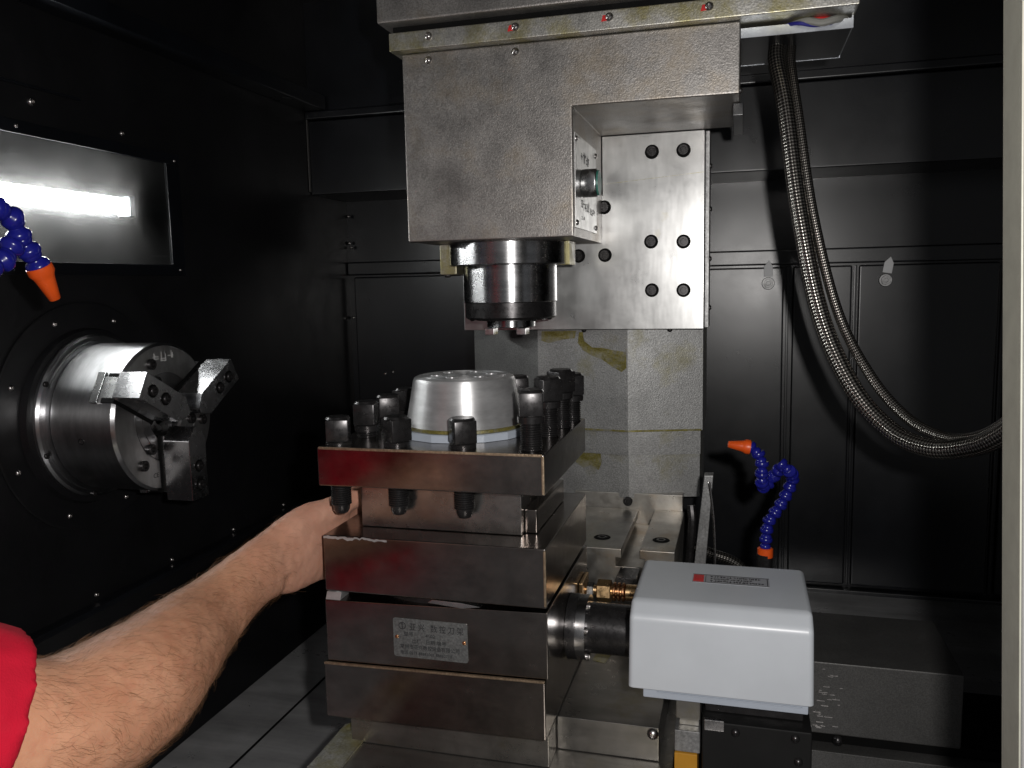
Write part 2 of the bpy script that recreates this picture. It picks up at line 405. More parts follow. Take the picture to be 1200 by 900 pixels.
bm = B()                                     # back wall
box(bm, XL, 0.95, YB, YB+0.02, ZF-0.05, 1.6938)
bw = struct(obj('back_wall', bm, 'black'))
bm = B(); box(bm, XL+0.0005, 0.949, YO, YB+0.02, 1.694, 1.8445, 0.003); obj('upper_panel', bm, 'black', bw)
bm = B(); box(bm, XL+0.0005, 0.949, YO-0.012, YB+0.02, 1.846, 1.862, 0.003); obj('ledge', bm, 'black', bw)
bm = B(); box(bm, XL+0.0005, 0.949, YO+0.004, YB+0.02, 1.863, 2.08); obj('top_panel', bm, 'black', bw)
bm = B(); box(bm, XL+0.0005, 0.949, YB-0.012, YB+0.002, 1.5265, 1.5570, 0.004); obj('rib', bm, 'black', bw)
for x0, x1 in ((-0.860, -0.335), (-0.325, 0.083), (0.100, 0.2105), (0.2225, 0.47), (0.485, 0.93)):
    bm = B(); box(bm, x0, x1, YB-0.010, YB+0.001, 0.872, 1.5225, 0.004); obj('door_panel', bm, 'black', bw)
for x0 in (0.0905, 0.2165, 0.4775):
    bm = B(); box(bm, x0-0.0026, x0+0.0026, YB-0.006, YB+0.001, 0.872, 1.5225, 0.001); obj('seam_strip', bm, 'black', bw)
bm = B(); box(bm, XL+0.001, 0.948, YB-0.03, YB+0.001, 0.845, 0.868, 0.003); obj('skirting', bm, 'black', bw)
for x, z in ((-0.862, 1.59), (-0.866, 1.60), (-0.866, 1.66), (-0.864, 1.43), (-0.79, 1.30), (-0.77, 1.305)):
    screw('button', bw, (x, YB-0.010, z), (0, -1, 0))
def latch(x, z, ang):
    bm = B()
    lathe(bm, [(0.0125, 0), (0.0125, 0.004), (0.0115, 0.006), (0.0085, 0.006), (0.008, 0.009), (0.0045, 0.009), (0.004, 0.006)], (x, YB-0.010, z), (0, -1, 0), 24)
    l_ = obj('latch', bm, 'bracket', bw)
    bm = B(); rm = Matrix.Rotation(ang, 4, 'Y')
    prism(bm, [(-0.0085, 0.014), (0.0085, 0.014), (0.0085, 0.034), (0.001, 0.046), (-0.0085, 0.034)], 0, 0.003, lambda a, b_, d: rm @ Vector((a, d, b_)), 0.0008)
    bmesh.ops.translate(bm, verts=bm.verts, vec=(x, YB-0.016, z)); obj('cam_tongue', bm, 'tongue', l_)
latch(0.0526, 1.490, 0.0); latch(0.270, 1.492, 0.16)

bm = B(); box(bm, XL, 0.95, 0.35, YB, 2.08, 2.10); struct(obj('ceiling', bm, 'black_smooth'))
bm = B(); box(bm, 0.95, 0.97, 0.5, YB+0.02, ZF-0.05, 2.10); struct(obj('right_wall', bm, 'black_smooth'))
bm = B()                                     # chip tray: flat, turned up towards the left wall
prism(bm, [(XL, ZF), (0.95, ZF), (0.95, ZF-0.02), (XL, ZF-0.02)], 0.36, YB-0.001, lambda a, b_, d: Vector((a, d, b_)))
fl_ = struct(obj('floor', bm, 'floor'))
bm = B(); prism(bm, [(XL+0.0008, 1.057), (XL+0.006, 1.057), (-0.79, 0.885), (-0.76, ZF+0.0006), (XL+0.0008, ZF+0.0006)], 0.365, YB-0.012, lambda a, b_, d: Vector((a, d, b_))); obj('sloped_side', bm, 'black_smooth', fl_)
for x in (-0.655, -0.50):
    bm = B(); box(bm, x-0.0016, x+0.0016, 0.40, 1.60, ZF+0.0004, ZF+0.0016); obj('seam', bm, 'dark', fl_)
bm = B(); box(bm, -0.758, -0.657, 0.86, 0.863, ZF+0.0004, ZF+0.0012); obj('seam', bm, 'dark', fl_)
r5 = random.Random(5)
for i in range(26):
    t = r5.random(); x = -0.55+0.06*t+r5.gauss(0, 0.012); y = 0.83+0.22*t+r5.gauss(0, 0.012); s_ = r5.uniform(0.002, 0.006)
    bm = B(); bmesh.ops.create_icosphere(bm, subdivisions=1, radius=1)
    for v in bm.verts: v.co = Vector((x+v.co.x*s_*1.5, y+v.co.y*s_, ZF+0.0012+v.co.z*0.001))
    obj('swarf', bm, 'dark', fl_)
bm = B(); lathe(bm, [(0.009, 0), (0.008, 0.002), (0.004, 0.003)], (-0.60, 0.872, ZF), (0, 0, 1), 14); obj('screw', bm, 'bolt2', fl_)

# ================================================================== door frame at the right edge
t = thing('door_frame', 'pale grey painted upright door frame along the right edge', 'door frame', (0.22, 0.43, ZF))
bm = B(); box(bm, 0.1242, 0.34, 0.42, 0.455, ZF, 2.10, 0.0025, 3)
lean = Matrix.Translation((0.1242, 0, 1.45)) @ Matrix.Rotation(math.radians(-2.45), 4, 'Y') @ Matrix.Translation((-0.1242, 0, -1.45))
bm.transform(lean); obj('post', bm, 'frame', t)
bm = B(); box(bm, 0.1234, 0.127, 0.4225, 0.450, ZF, 2.10, 0.0005); bm.transform(lean); obj('edge_strip', bm, 'gasket', t)

# ================================================================== work light behind glass in the left wall
t = thing('work_light', 'lit fluorescent work light behind a glass pane in the black left wall', 'lamp', (XL, 0.86, 1.54))
bm = B()                                     # sheet housing: back, top, bottom, ends
x1 = XL-0.0030; x0 = XL-0.036; y0, y1, z0, z1 = 0.540, 1.190, 1.500, 1.740
box(bm, x0-0.002, x0, y0, y1, z0, z1); box(bm, x0+0.0005, x1, y0, y1, z0-0.002, z0+0.004); box(bm, x0+0.0005, x1, y0, y1, z1-0.004, z1+0.002)
box(bm, x0+0.0005, x1, y0, y0+0.004, z0+0.0045, z1-0.0045); box(bm, x0+0.0005, x1, y1-0.004, y1, z0+0.0045, z1-0.0045)
obj('housing', bm, 'dark', t)
bm = B(); prism(bm, [(x0+0.0015, 1.510), (x0+0.0010, 1.730), (x0+0.0022, 1.730), (x0+0.0060, 1.548), (x0+0.0150, 1.516)], 0.550, 1.180, lambda a, b_, d: Vector((a, d, b_))); obj('reflector', bm, 'reflector', t)
bm = B(); cyl(bm, (XL-0.0185, 0.62, 1.6275), (XL-0.0185, 1.062, 1.6275), 0.0120, 20, 0.003); obj('fluorescent_tube', bm, 'tube', t)
for y in (0.610, 1.072):
    bm = B(); box(bm, x0+0.0030, XL-0.0085, y-0.006, y+0.006, 1.612, 1.642, 0.002); obj('tube_holder', bm, 'alu', t)
bm = B(); box(bm, XL-0.0022, XL-0.0006, 0.5815, 1.1405, 1.5415, 1.6985); obj('glass_pane', bm, 'glass', t)
fr = [(0.56, 1.525), (1.165, 1.525), (1.172, 1.532), (1.172, 1.708), (1.165, 1.715), (0.56, 1.715)]
for (a0, a1, b0, b1) in ((0.553, 1.172, 1.699, 1.716), (0.553, 1.172, 1.524, 1.541), (0.553, 0.5815, 1.5412, 1.6988), (1.1405, 1.172, 1.5412, 1.6988)):
    bm = B(); box(bm, XL+0.0005, XL+0.0035, a0, a1, b0, b1, 0.001); obj('frame_strip', bm, 'black', t)
for y, z in ((1.160, 1.705), (1.157, 1.533), (0.86, 1.708)): screw('button', t, (XL+0.0035, y, z), (1, 0, 0), s=0.7)
bm = B(); glyphs(bm, lambda a, b_, d: Vector((XL-0.0005+d, a, b_)), 1.095, 1.132, 1.552, 1.556, 8, 3, 0.2); obj('lettering', bm, 'ink', t)

# ================================================================== lathe chuck, axis along X
CY, CZ, XF = 0.945, 1.331, -0.75
t = thing('lathe_chuck', 'round steel three-jaw chuck on the black left wall', 'chuck', (XL, CY, CZ))
bm = B()
lathe(bm, [(0.095, -0.848), (0.0985, -0.846), (0.1, -0.843), (0.1, -0.7535), (0.0965, XF), (0.060, XF), (0.060, XF-0.0012), (0.0585, XF-0.0012), (0.0585, XF), (0.047, XF), (0.047, XF-0.0012), (0.0455, XF-0.0012), (0.0455, XF), (0.033, XF), (0.030, XF-0.003), (0.030, XF-0.05)], (0, CY, CZ), (1, 0, 0), 128)
body = obj('chuck_body', bm, 'chuck_body', t)
bm = B(); lathe(bm, [(0.0960, XF+0.0001), (0.0960, XF+0.0004), (0.0610, XF+0.0004), (0.0610, XF+0.0001)], (0, CY, CZ), (1, 0, 0), 96, cap=False); obj('face_ring', bm, 'face', t)
bm = B()
lathe(bm, [(0.112, XL+0.0147), (0.112, -0.856), (0.109, -0.853), (0.104, -0.853), (0.104, -0.8485), (0.09, -0.8485)], (0, CY, CZ), (1, 0, 0), 96)
obj('back_plate', bm, 'chuck_body', t)
for a in (150, 200, 255):
    a = math.radians(a); screw('socket', t, (-0.853, CY+math.cos(a)*0.1085, CZ+math.sin(a)*0.1085), (1, 0, 0), s=0.45)
def radial(ang):
    """frame: r outwards, s across, x along the axis"""
    er = Vector((0, math.cos(ang), math.sin(ang))); es = Vector((0, -math.sin(ang), math.cos(ang)))
    return lambda r, s_, x: Vector((x, CY, CZ)) + er*r + es*s_
for k, ang in enumerate((-90, 150, 30)):
    fn = radial(math.radians(ang)); hw = 0.0175
    bm = B(); prism(bm, [(0.022, -0.020), (0.1006, -0.020), (0.1006, 0.020), (0.022, 0.020)], XF-0.018, XF+0.0008, fn); obj('jaw_slot', bm, 'dark', t)
    bm = B(); prism(bm, [(0.024, -0.0145), (0.1015, -0.0145), (0.1015, 0.0145), (0.024, 0.0145)], XF-0.022, XF+0.006, fn, 0.0006)
    prism(bm, [(0.05, -0.021), (0.1022, -0.021), (0.1022, 0.021), (0.05, 0.021)], XF-0.034, XF-0.0225, fn, 0.0006)
    obj('master_jaw', bm, 'steel', t)
    bm = B(); pts = [(0.013, -0.004), (0.030, -hw), (0.111, -hw), (0.111, hw), (0.030, hw), (0.013, 0.004)]
    prism(bm, pts, XF+0.0065, XF+0.0465, fn, 0.0007)
    j = obj('jaw', bm, 'jaw', t)
    er = fn(1, 0, 0)-fn(0, 0, 0)
    for r in (0.066, 0.092):
        bm = B(); lathe(bm, [(0.0085, 0.0001), (0.0085, 0.0006)], fn(r, 0, XF+0.0465), (1, 0, 0), 20); obj('counterbore', bm, 'dark', j)
        screw('socket', j, fn(r, 0, XF+0.0465), (1, 0, 0), s=0.72)
    # two screws in the face beside each jaw
    for s_ in (-0.033,):
        for r in (0.048, 0.073):
            p_ = radial(math.radians(ang-42))(r+0.004, 0, XF)
            screw('socket', t, p_, (1, 0, 0), s=0.85)
bm = B(); lathe(bm, [(0.028, 0), (0.028, 0.002), (0.012, 0.003), (0.010, 0.0)], (XF-0.012, CY, CZ), (1, 0, 0), 40); obj('centre_plug', bm, 'steel', t)
bm = B()
fn = lambda a, b_, d: Vector((XF+0.0006+d, CY+a, CZ+b_))
glyphs(bm, fn, -0.020, 0.024, 0.075, 0.089, 3, 12, 0.09); obj('lettering', bm, 'pale_ink', t)
bm = B(); mt = Matrix(((0, 0, 1, XF+0.0006), (1, 0, 0, CY-0.034), (0, 1, 0, CZ-0.078), (0, 0, 0, 1))); text_bm(bm, 'CE  3', 0.009, mt); obj('lettering', bm, 'ink', t)
a = math.radians(190); fn = Vector((0, math.cos(a), math.sin(a)))
bm = B(); lathe(bm, [(0.0045, -0.002), (0.0045, 0.0006), (0.003, 0.0006), (0.0028, -0.001)], Vector((-0.80, CY, CZ))+fn*0.1, fn, 16); obj('oil_plug', bm, 'bolt', t)

# ================================================================== vertical milling head with its saddle plate
HY, PY = 1.0, 1.215
t = thing('milling_head', 'grey ground-metal milling head with spindle hanging from the top', 'milling head', (-0.303, 1.1, 1.43))
bm = B()
prism(bm, [(-0.411, 1.5555), (-0.196, 1.5555), (-0.196, 1.708), (-0.004, 1.708), (-0.004, 1.7860), (-0.411, 1.7860)], HY, PY-0.0005, lambda a, b_, d: Vector((a, d, b_)), 0.0022)
hb = obj('head_body', bm, 'cast', t)
bm = B(); box(bm, -0.4215, 0.118, 0.985, 1.19, 1.7868, 1.8085, 0.0015); obj('cover_strip', bm, 'trim', t)
bm = B(); box(bm, -0.431, 0.118, 0.972, 1.19, 1.8168, 1.95, 0.003); obj('top_cover', bm, 'cast', t)
bm = B(); box(bm, -0.418, 0.114, 0.992, 1.185, 1.8087, 1.8166); obj('cover_gap', bm, 'dark', t)
for x in (-0.3692, -0.2599, -0.1487, -0.0377): screw('button', t, (x, 0.985, 1.8003), (0, -1, 0), s=1.25)
for x in (-0.2635, -0.152, -0.041):
    bm = B(); prism(bm, [(x-0.004, 1.7958), (x+0.004, 1.7965), (x+0.003, 1.803), (x-0.002, 1.8025)], 0.9842, 0.98495, lambda a, b_, d: Vector((a-0.002, d, b_))); obj('paint_dab', bm, 'red', t)
for x in (-0.3757, -0.2643): screw('button', t, (x, HY, 1.7765), (0, -1, 0), s=1.2)
bm = B()                                     # saddle plate
prism(bm, [(-0.4115, 1.4300), (-0.0508, 1.4300), (-0.0508, 1.7075), (-0.1955, 1.7075), (-0.1955, 1.625), (-0.4115, 1.625)], PY, PY+0.05, lambda a, b_, d: Vector((a, d, b_)), 0.0012)
sp = obj('saddle_plate', bm, 'plate', t)
bm = B(); prism(bm, [(-0.1945, 1.6395), (-0.052, 1.6495), (-0.052, 1.6503), (-0.1945, 1.6403)], PY-0.0004, PY+0.001, lambda a, b_, d: Vector((a, d, b_))); obj('joint_line', bm, 'trim', t)
for x, z in ((-0.124, 1.6815), (-0.080, 1.6812), (-0.1927, 1.6073), (-0.2312, 1.5386), (-0.192, 1.5387), (-0.1252, 1.556), (-0.0795, 1.5546), (-0.1241, 1.4867), (-0.0793, 1.4859)):
    yy = PY
    bm = B(); lathe(bm, [(0.0100, 0), (0.0100, 0.0005)], (x, yy, z), (0, -1, 0), 24); obj('counterbore', bm, 'dark', sp)
    screw('socket', sp, (x, yy-0.0005, z), (0, -1, 0), s=0.92)
bm = B(); box(bm, -0.0503, -0.044, PY+0.004, PY+0.046, 1.432, 1.7065, 0.001); obj('gib_strip', bm, 'bracket', t)
for z in (1.46, 1.53, 1.60, 1.66): screw('button', t, (-0.044, PY+0.02, z), (1, 0, 0))
bm = B(); box(bm, -0.012, 0.0002, 1.05, 1.19, 1.693, 1.7075, 0.001); obj('stop_block', bm, 'black', t)
screw('button', t, (-0.004, 1.02, 1.715), (1, 0, 0))
# data plate and sight glass in the notch
bm = B(); box(bm, -0.1958, -0.1946, 1.008, 1.160, 1.567, 1.680, 0.0003); lp = obj('data_plate', bm, 'label_plate', t)
for y, z in ((1.014, 1.673), (1.152, 1.671), (1.014, 1.573), (1.152, 1.574)): screw('button', lp, (-0.1946, y, z), (1, 0, 0), s=0.9)
bm = B(); fn = lambda a, b_, d: Vector((-0.1945+d, a, b_))
for r_, (q0, q1) in enumerate(((1.648, 1.664), (1.590, 1.604), (1.578, 1.584))):
    glyphs(bm, fn, 1.045, 1.105 if r_ < 2 else 1.07, q0, q1, 5 if r_ < 2 else 3, 40+r_, 0.10)
glyphs(bm, fn, 1.11, 1.145, 1.588, 1.598, 4, 47, 0.14)
obj('lettering', bm, 'ink', lp)
bm = B(); lathe(bm, [(0.0165, 0), (0.0175, 0.002), (0.0175, 0.018), (0.0165, 0.020), (0.0150, 0.020)], (-0.1945, 1.052, 1.6235), (1, 0, 0), 32); kb = obj('sight_gauge', bm, 'spindle', t)
bm = B(); lathe(bm, [(0.0158, 0.0201), (0.0155, 0.0222)], (-0.1945, 1.052, 1.6235), (1, 0, 0), 32); obj('green_lens', bm, 'green', kb)
# spindle
SX, SY = -0.303, 1.095
bm = B(); lathe(bm, [(0.081, 1.5552), (0.0825, 1.5535), (0.0825, 1.526), (0.0812, 1.5245), (0.064, 1.5245)], (SX, SY, 0), (0, 0, 1), 96); obj('spindle_flange', bm, 'spindle', t)
bm = B(); box(bm, -0.3955, -0.372, 1.072, 1.118, 1.514, 1.5550, 0.0015); obj('flange_lug', bm, 'trim', t)
bm = B(); box(bm, -0.2335, -0.2175, 1.08, 1.12, 1.5235, 1.5550, 0.001); obj('flange_lug', bm, 'trim', t)
screw('button', t, (-0.3895, 1.085, 1.514), (0, 0, -1), s=1.3)
bm = B(); lathe(bm, [(0.0635, 1.5243), (0.0635, 1.4765), (0.0625, 1.4755)], (SX, SY, 0), (0, 0, 1), 96); obj('spindle_quill', bm, 'spindle', t)
bm = B(); lathe(bm, [(0.0620, 1.4753), (0.0620, 1.4560), (0.0595, 1.4535), (0.048, 1.4535), (0.048, 1.4515), (0.030, 1.4515)], (SX, SY, 0), (0, 0, 1), 96); obj('spindle_nut', bm, 'bolt', t)
bm = B(); lathe(bm, [(0.0330, 1.4514), (0.0330, 1.4425), (0.0320, 1.4415), (0.018, 1.4415), (0.012, 1.470)], (SX, SY, 0), (0, 0, 1), 64); obj('spindle_nose', bm, 'spindle', t)
for x in (SX-0.022, SX+0.022):
    bm = B(); box(bm, x-0.0065, x+0.0065, SY-0.031, SY-0.012, 1.4325, 1.4412, 0.0008); obj('drive_key', bm, 'steel', t)
for k in range(6):
    a = k*PI/3+0.35; screw('button', t, (SX+0.053*math.cos(a), SY+0.053*math.sin(a), 1.4535), (0, 0, -1), mat='bolt')
# cable tray at the right end
bm = B()
box(bm, -0.0035, 0.116, 1.02, 1.0215, 1.7725, 1.7830); box(bm, 0.1145, 0.116, 1.0217, 1.15, 1.7742, 1.7865); box(bm, -0.0035, 0.116, 1.1502, 1.1517, 1.7725, 1.7865)
bmesh.ops.remove_doubles(bm, verts=bm.verts, dist=1e-5); tr = obj('cable_tray', bm, 'alu', t)
bm = B(); box(bm, -0.0035, 0.1143, 1.0217, 1.1500, 1.7728, 1.7742); obj('tray_floor', bm, 'black', tr)
for mat_, pts, r_ in (('grey_cable', [(0.045, 1.035, 1.783), (0.065, 1.017, 1.7835), (0.082, 1.0145, 1.7795), (0.097, 1.016, 1.782), (0.108, 1.03, 1.786)], 0.0042),
                      ('blue_cable', [(0.035, 1.04, 1.784), (0.055, 1.017, 1.782), (0.075, 1.0165, 1.778), (0.09, 1.018, 1.779), (0.11, 1.04, 1.784)], 0.0022),
                      ('red', [(0.05, 1.05, 1.782), (0.07, 1.021, 1.7835), (0.088, 1.02, 1.784), (0.10, 1.04, 1.784)], 0.0030)):
    bm = B(); tube(bm, catmull(pts, 8), r_, 10); obj('cable', bm, mat_, t)

# ================================================================== telescopic way cover under the saddle plate
t = thing('way_cover', 'grey telescopic steel way cover with yellow oil streaks below the saddle plate', 'way cover', (-0.17, 1.3, 1.165))
def cover(name, z0, z1, d, inset):
    o_ = [(-0.438+inset, 1.345+d), (-0.303, 1.247+d), (-0.161, 1.226+d), (-0.0532-inset, 1.256+d), (-0.0532-inset, 1.40), (-0.0552-inset, 1.40), (-0.0552-inset, 1.259+d), (-0.161, 1.2285+d), (-0.3022, 1.2495+d), (-0.436+inset, 1.3465+d)]
    bm = B(); prism(bm, o_, z0, z1, lambda a, b_, dd: Vector((a, b_, dd)))
    return obj(name, bm, 'way', t, angle=8)
cover('cover_segment', 1.2765, 1.4290, 0.0, 0.0)
cover('cover_segment', 1.2390, 1.2900, 0.004, 0.003)
s3 = cover('cover_segment', 1.1720, 1.2450, 0.008, 0.004)
bm = B(); box(bm, -0.42, -0.07, 1.36, 1.42, 1.10, 1.70); obj('column_core', bm, 'black', t)
def film(pts, ya, yb, xa, xb, z_jit=0):
    bm = B(); fn = lambda a, b_, d: Vector((a, ya+(yb-ya)*(a-xa)/(xb-xa)-0.0006-d, b_))
    prism(bm, pts, 0, 0.0004, fn); obj('oil_film', bm, 'oil', t)
film([(-0.236, 1.4250), (-0.238, 1.409), (-0.230, 1.398), (-0.216, 1.390), (-0.200, 1.384), (-0.185, 1.374), (-0.1705, 1.366), (-0.163, 1.372), (-0.163, 1.396), (-0.180, 1.398), (-0.200, 1.402), (-0.215, 1.402), (-0.228, 1.412), (-0.230, 1.4255)], 1.247, 1.226, -0.303, -0.161)
film([(-0.245, 1.238), (-0.205, 1.241), (-0.203, 1.226), (-0.208, 1.212), (-0.221, 1.220), (-0.232, 1.214), (-0.245, 1.222)], 1.255, 1.234, -0.303, -0.161)
film([(-0.296, 1.4262), (-0.240, 1.4272), (-0.243, 1.4160), (-0.262, 1.414), (-0.285, 1.408), (-0.297, 1.412)], 1.247, 1.226, -0.303, -0.161)
for (xa, xb, z) in ((-0.303, -0.161, 1.2770), (-0.161, -0.055, 1.2770)):
    y0_, y1_ = (1.247, 1.226) if xa < -0.2 else (1.226, 1.256)
    bm = B(); prism(bm, [(xa, z-0.0015), (xb, z-0.0015), (xb, z+0.0012), (xa, z+0.0012)], 0, 0.0012, lambda a, b_, d: Vector((a, y0_+(y1_-y0_)*(a-xa)/(xb-xa)-0.0005-d, b_))); obj('wiper_lip', bm, 'oil', t)
for x in (-0.228, -0.100):
    screw('button', t, (x, 1.236, 1.4286), (0, -1, 0), mat='bolt')

# ================================================================== slotted table under the column
t = thing('slotted_table', 'oily T-slotted steel table block behind the white motor box', 'machine table', (-0.16, 1.13, ZF))
bm = B()
X0, X1, Y0, Y1, Z1 = -0.26, -0.0775, 1.04, 1.236, 1.155
pf = [(X0, 0.98), (X1, 0.98), (X1, Z1), (-0.1225, Z1), (-0.1225, 1.143), (-0.1155, 1.143), (-0.1155, 1.132), (-0.153, 1.132), (-0.153, 1.143), (-0.146, 1.143), (-0.146, Z1), (X0, Z1)]
prism(bm, pf, Y0, Y1, lambda a, b_, d: Vector((a, d, b_)), 0.0012)
obj('table_block', bm, 'tslot', t)
bm = B(); box(bm, -0.245, -0.0805, 1.2362, 1.262, 1.100, 1.1790, 0.001); obj('end_rail', bm, 'tslot', t)
for x in (-0.1625,): screw('socket', t, (x, 1.2362, 1.1670), (0, -1, 0), s=0.85)
for x, y in ((-0.178, 1.085), (-0.0990, 1.088)):
    bm = B(); lathe(bm, [(0.0115, 0.0002), (0.0105, 0.0008), (0.0085, 0.0004), (0.006, 0.0003)], (x, y, Z1), (0, 0, 1), 24); obj('bolt_hole', bm, 'dark', t)
    screw('socket', t, (x, y, Z1-0.0035), (0, 0, 1), s=0.8)
bm = B(); box(bm, -0.147, -0.121, 1.00, 1.0395, 1.118, 1.1310, 0.001); obj('slot_stop', bm, 'bolt', t)
bm = B(); box(bm, -0.26, -0.0775, 1.06, 1.24, ZF, 0.9795); obj('pedestal', bm, 'slide', t)
bm = B(); box(bm, -0.185, -0.085, 1.034, 1.0395, 1.098, 1.1015, 0.0005); obj('drip_lip', bm, 'oil', t)

# ================================================================== four-way tool turret with its motor
t = thing('tool_turret', 'dark steel square tool turret with black bolts, domed cap and white motor box', 'tool turret', (-0.286, 0.825, 1.066))
TX0, TX1, TY0, TY1 = -0.4005, -0.1713, 0.720, 0.930
bm = B(); box(bm, TX0, TX1, TY0, TY1, 1.3060, 1.3445, 0.0014); tp = obj('top_plate', bm, 'turret', t)
bm = B(); box(bm, TX0+0.0018, TX1-0.0018, TY0-0.0003, TY0+0.0018, 1.3425, 1.3450, 0.0004); obj('worn_edge', bm, 'turret_rust', tp)
bm = B(); box(bm, TX1-0.0022, TX1+0.0003, TY0-0.0004, TY0+0.0022, 1.3075, 1.3430, 0.0005); obj('worn_edge', bm, 'turret_rust', tp)
bm = B(); box(bm, -0.372, -0.2025, 0.755, 0.90, 1.2565, 1.3058, 0.001); obj('neck', bm, 'steel_neck' if 'steel_neck' in M else 'turret', t)
bm = B(); box(bm, -0.2020, -0.1900, 0.765, 0.895, 1.2565, 1.2800, 0.001); obj('neck_step', bm, 'turret', t)
bm = B(); box(bm, -0.3985, TX1, TY0, TY1, 1.1985, 1.2560, 0.0014); ub = obj('upper_block', bm, 'turret', t)
bm = B(); box(bm, TX1-0.0020, TX1+0.0003, TY0-0.0004, TY0+0.0020, 1.2005, 1.2540, 0.0005); obj('worn_edge', bm, 'turret_rust', ub)
r3 = random.Random(11); pts = []; n = 26
for i in range(n+1):
    pts.append((-0.3975+0.068*i/n, 1.2545+0.0016*r3.random()))
low = [(x, z-0.0012-0.0026*r3.random()*(1-i/n*0.6)) for i, (x, z) in enumerate(pts)]
bm = B(); prism(bm, low+pts[::-1], TY0-0.0005, TY0-0.0002, lambda a, b_, d: Vector((a, d, b_))); obj('worn_edge', bm, 'cap', ub)
bm = B()                                     # indexing disc in the gap, seen between the blocks
lathe(bm, [(0.099, 1.1886), (0.099, 1.1984)], (-0.286, 0.825, 0), (0, 0, 1), 64); obj('index_disc', bm, 'bolt', t)
bm = B(); prism(bm, [(-0.399, 1.1890), (-0.383, 1.1890), (-0.381, 1.1975), (-0.397, 1.1975)], TY0+0.0005, TY0+0.02, lambda a, b_, d: Vector((a, d, b_)), 0.0004); obj('seal_piece', bm, 'cap', t)
bm = B(); prism(bm, [(-0.290, 1.1945), (-0.254, 1.1915), (-0.235, 1.1945), (-0.255, 1.1970), (-0.285, 1.1980)], TY0+0.0008, TY0+0.03, lambda a, b_, d: Vector((a, d, b_)), 0.0004); obj('stop_tooth', bm, 'steel', t)
bm = B(); prism(bm, [(-0.400, 1.1245), (-0.1705, 1.1290), (-0.1705, 1.1945), (-0.400, 1.1885)], TY0+0.0006, TY1-0.001, lambda a, b_, d: Vector((a, d, b_)), 0.0012); lb = obj('lower_block', bm, 'turret', t)
bm = B(); prism(bm, [(-0.4030, 1.0655), (-0.1730, 1.0685), (-0.1730, 1.1280), (-0.4030, 1.1235)], TY0-0.0025, TY1+0.002, lambda a, b_, d: Vector((a, d, b_)), 0.0020); bb = obj('base_block', bm, 'turret', t)
bm = B(); prism(bm, [(-0.4025, 1.1218), (-0.1735, 1.1263), (-0.1735, 1.1284), (-0.4025, 1.1239)], TY0-0.0029, TY0+0.0002, lambda a, b_, d: Vector((a, d, b_)), 0.0004); obj('worn_edge', bm, 'turret_rust', bb)
# clamp bolts: square head, collar, thread, one mesh shared
def mk_head(bm):
    h = 0.0112
    prism(bm, [(-h, -h), (h, -h), (h, h), (-h, h)], -0.0245, -0.0022, lambda a, b_, d: Vector((a, b_, d)), 0.0012)
    k = h*0.86; vs0 = [bm.verts.new((sx_*h*0.97, sy_*h*0.97, -0.0024)) for sx_, sy_ in ((-1, -1), (1, -1), (1, 1), (-1, 1))]
    lathe(bm, [(h*1.12, -0.0023), (h*0.98, 0.0)], (0, 0, 0), (0, 0, 1), 24)
    bmesh.ops.delete(bm, geom=vs0, context='VERTS')
    lathe(bm, [(0.0098, -0.0320), (0.0128, -0.0312), (0.0132, -0.0252), (0.0118, -0.0244)], (0, 0, 0), (0, 0, 1), 28)
def mk_thread(bm):
    pr = []; z = -0.0315; k = 0
    while z > -0.0900:
        pr += [(0.0104, z), (0.0104, z-0.0005), (0.0088, z-0.00125), (0.0088, z-0.0015)]; z -= 0.0022
    pr += [(0.0086, z), (0.0080, z-0.004), (0.0060, z-0.0075), (0.0030, z-0.0085)]
    lathe(bm, pr, (0, 0, 0), (0, 0, 1), 20)
def clamp_bolt(x, y, ztop, rz):
    h_ = place('clamp_bolt', shared('bolt_head', mk_head, 'bolt', 30), t, (x, y, ztop), Matrix.Rotation(rz, 3, 'Z'))
    place('thread', shared('bolt_thread', mk_thread, 'bolt', 30), h_, (x, y, ztop), Matrix.Rotation(rz, 3, 'Z'))
for x, y, z, a in ((-0.3875, 0.742, 1.3722, 0.35), (-0.3255, 0.744, 1.3735, 0.95), (-0.2570, 0.745, 1.3735, 0.62),
                   (-0.3760, 0.784, 1.3820, 0.15), (-0.3755, 0.838, 1.3815, 0.55), (-0.3760, 0.890, 1.3822, 1.2),
                   (-0.1885, 0.744, 1.4020, 0.28), (-0.1880, 0.815, 1.4060, 0.7), (-0.1860, 0.868, 1.4080, 0.9), (-0.1830, 0.912, 1.3990, 0.5),
                   (-0.2450, 0.908, 1.3960, 0.4), (-0.315, 0.908, 1.384, 0.8)):
    clamp_bolt(x, y, z, a)
# domed aluminium cap
CX, CYc = -0.2815, 0.826
bm = B(); lathe(bm, [(0.0690, 1.3448), (0.0690, 1.3515), (0.0680, 1.3525), (0.0625, 1.3525)], (CX, CYc, 0), (0, 0, 1), 16, phase=0.2); cp = obj('cap_flange', bm, 'base_paint', t, angle=15)
bm = B(); lathe(bm, [(0.0628, 1.3527), (0.0628, 1.3560), (0.0622, 1.3566), (0.0540, 1.4010), (0.0525, 1.4040), (0.0495, 1.4054), (0.0455, 1.4056), (0.0448, 1.4050), (0.0430, 1.4050), (0.0422, 1.4057), (0.020, 1.4060)], (CX, CYc, 0), (0, 0, 1), 80); cp = obj('cap', bm, 'cap', t)
bm = B(); lathe(bm, [(0.0640, 1.3528), (0.0640, 1.3555), (0.0628, 1.3562)], (CX, CYc, 0), (0, 0, 1), 64, cap=False); obj('seal_ring', bm, 'oil', cp)
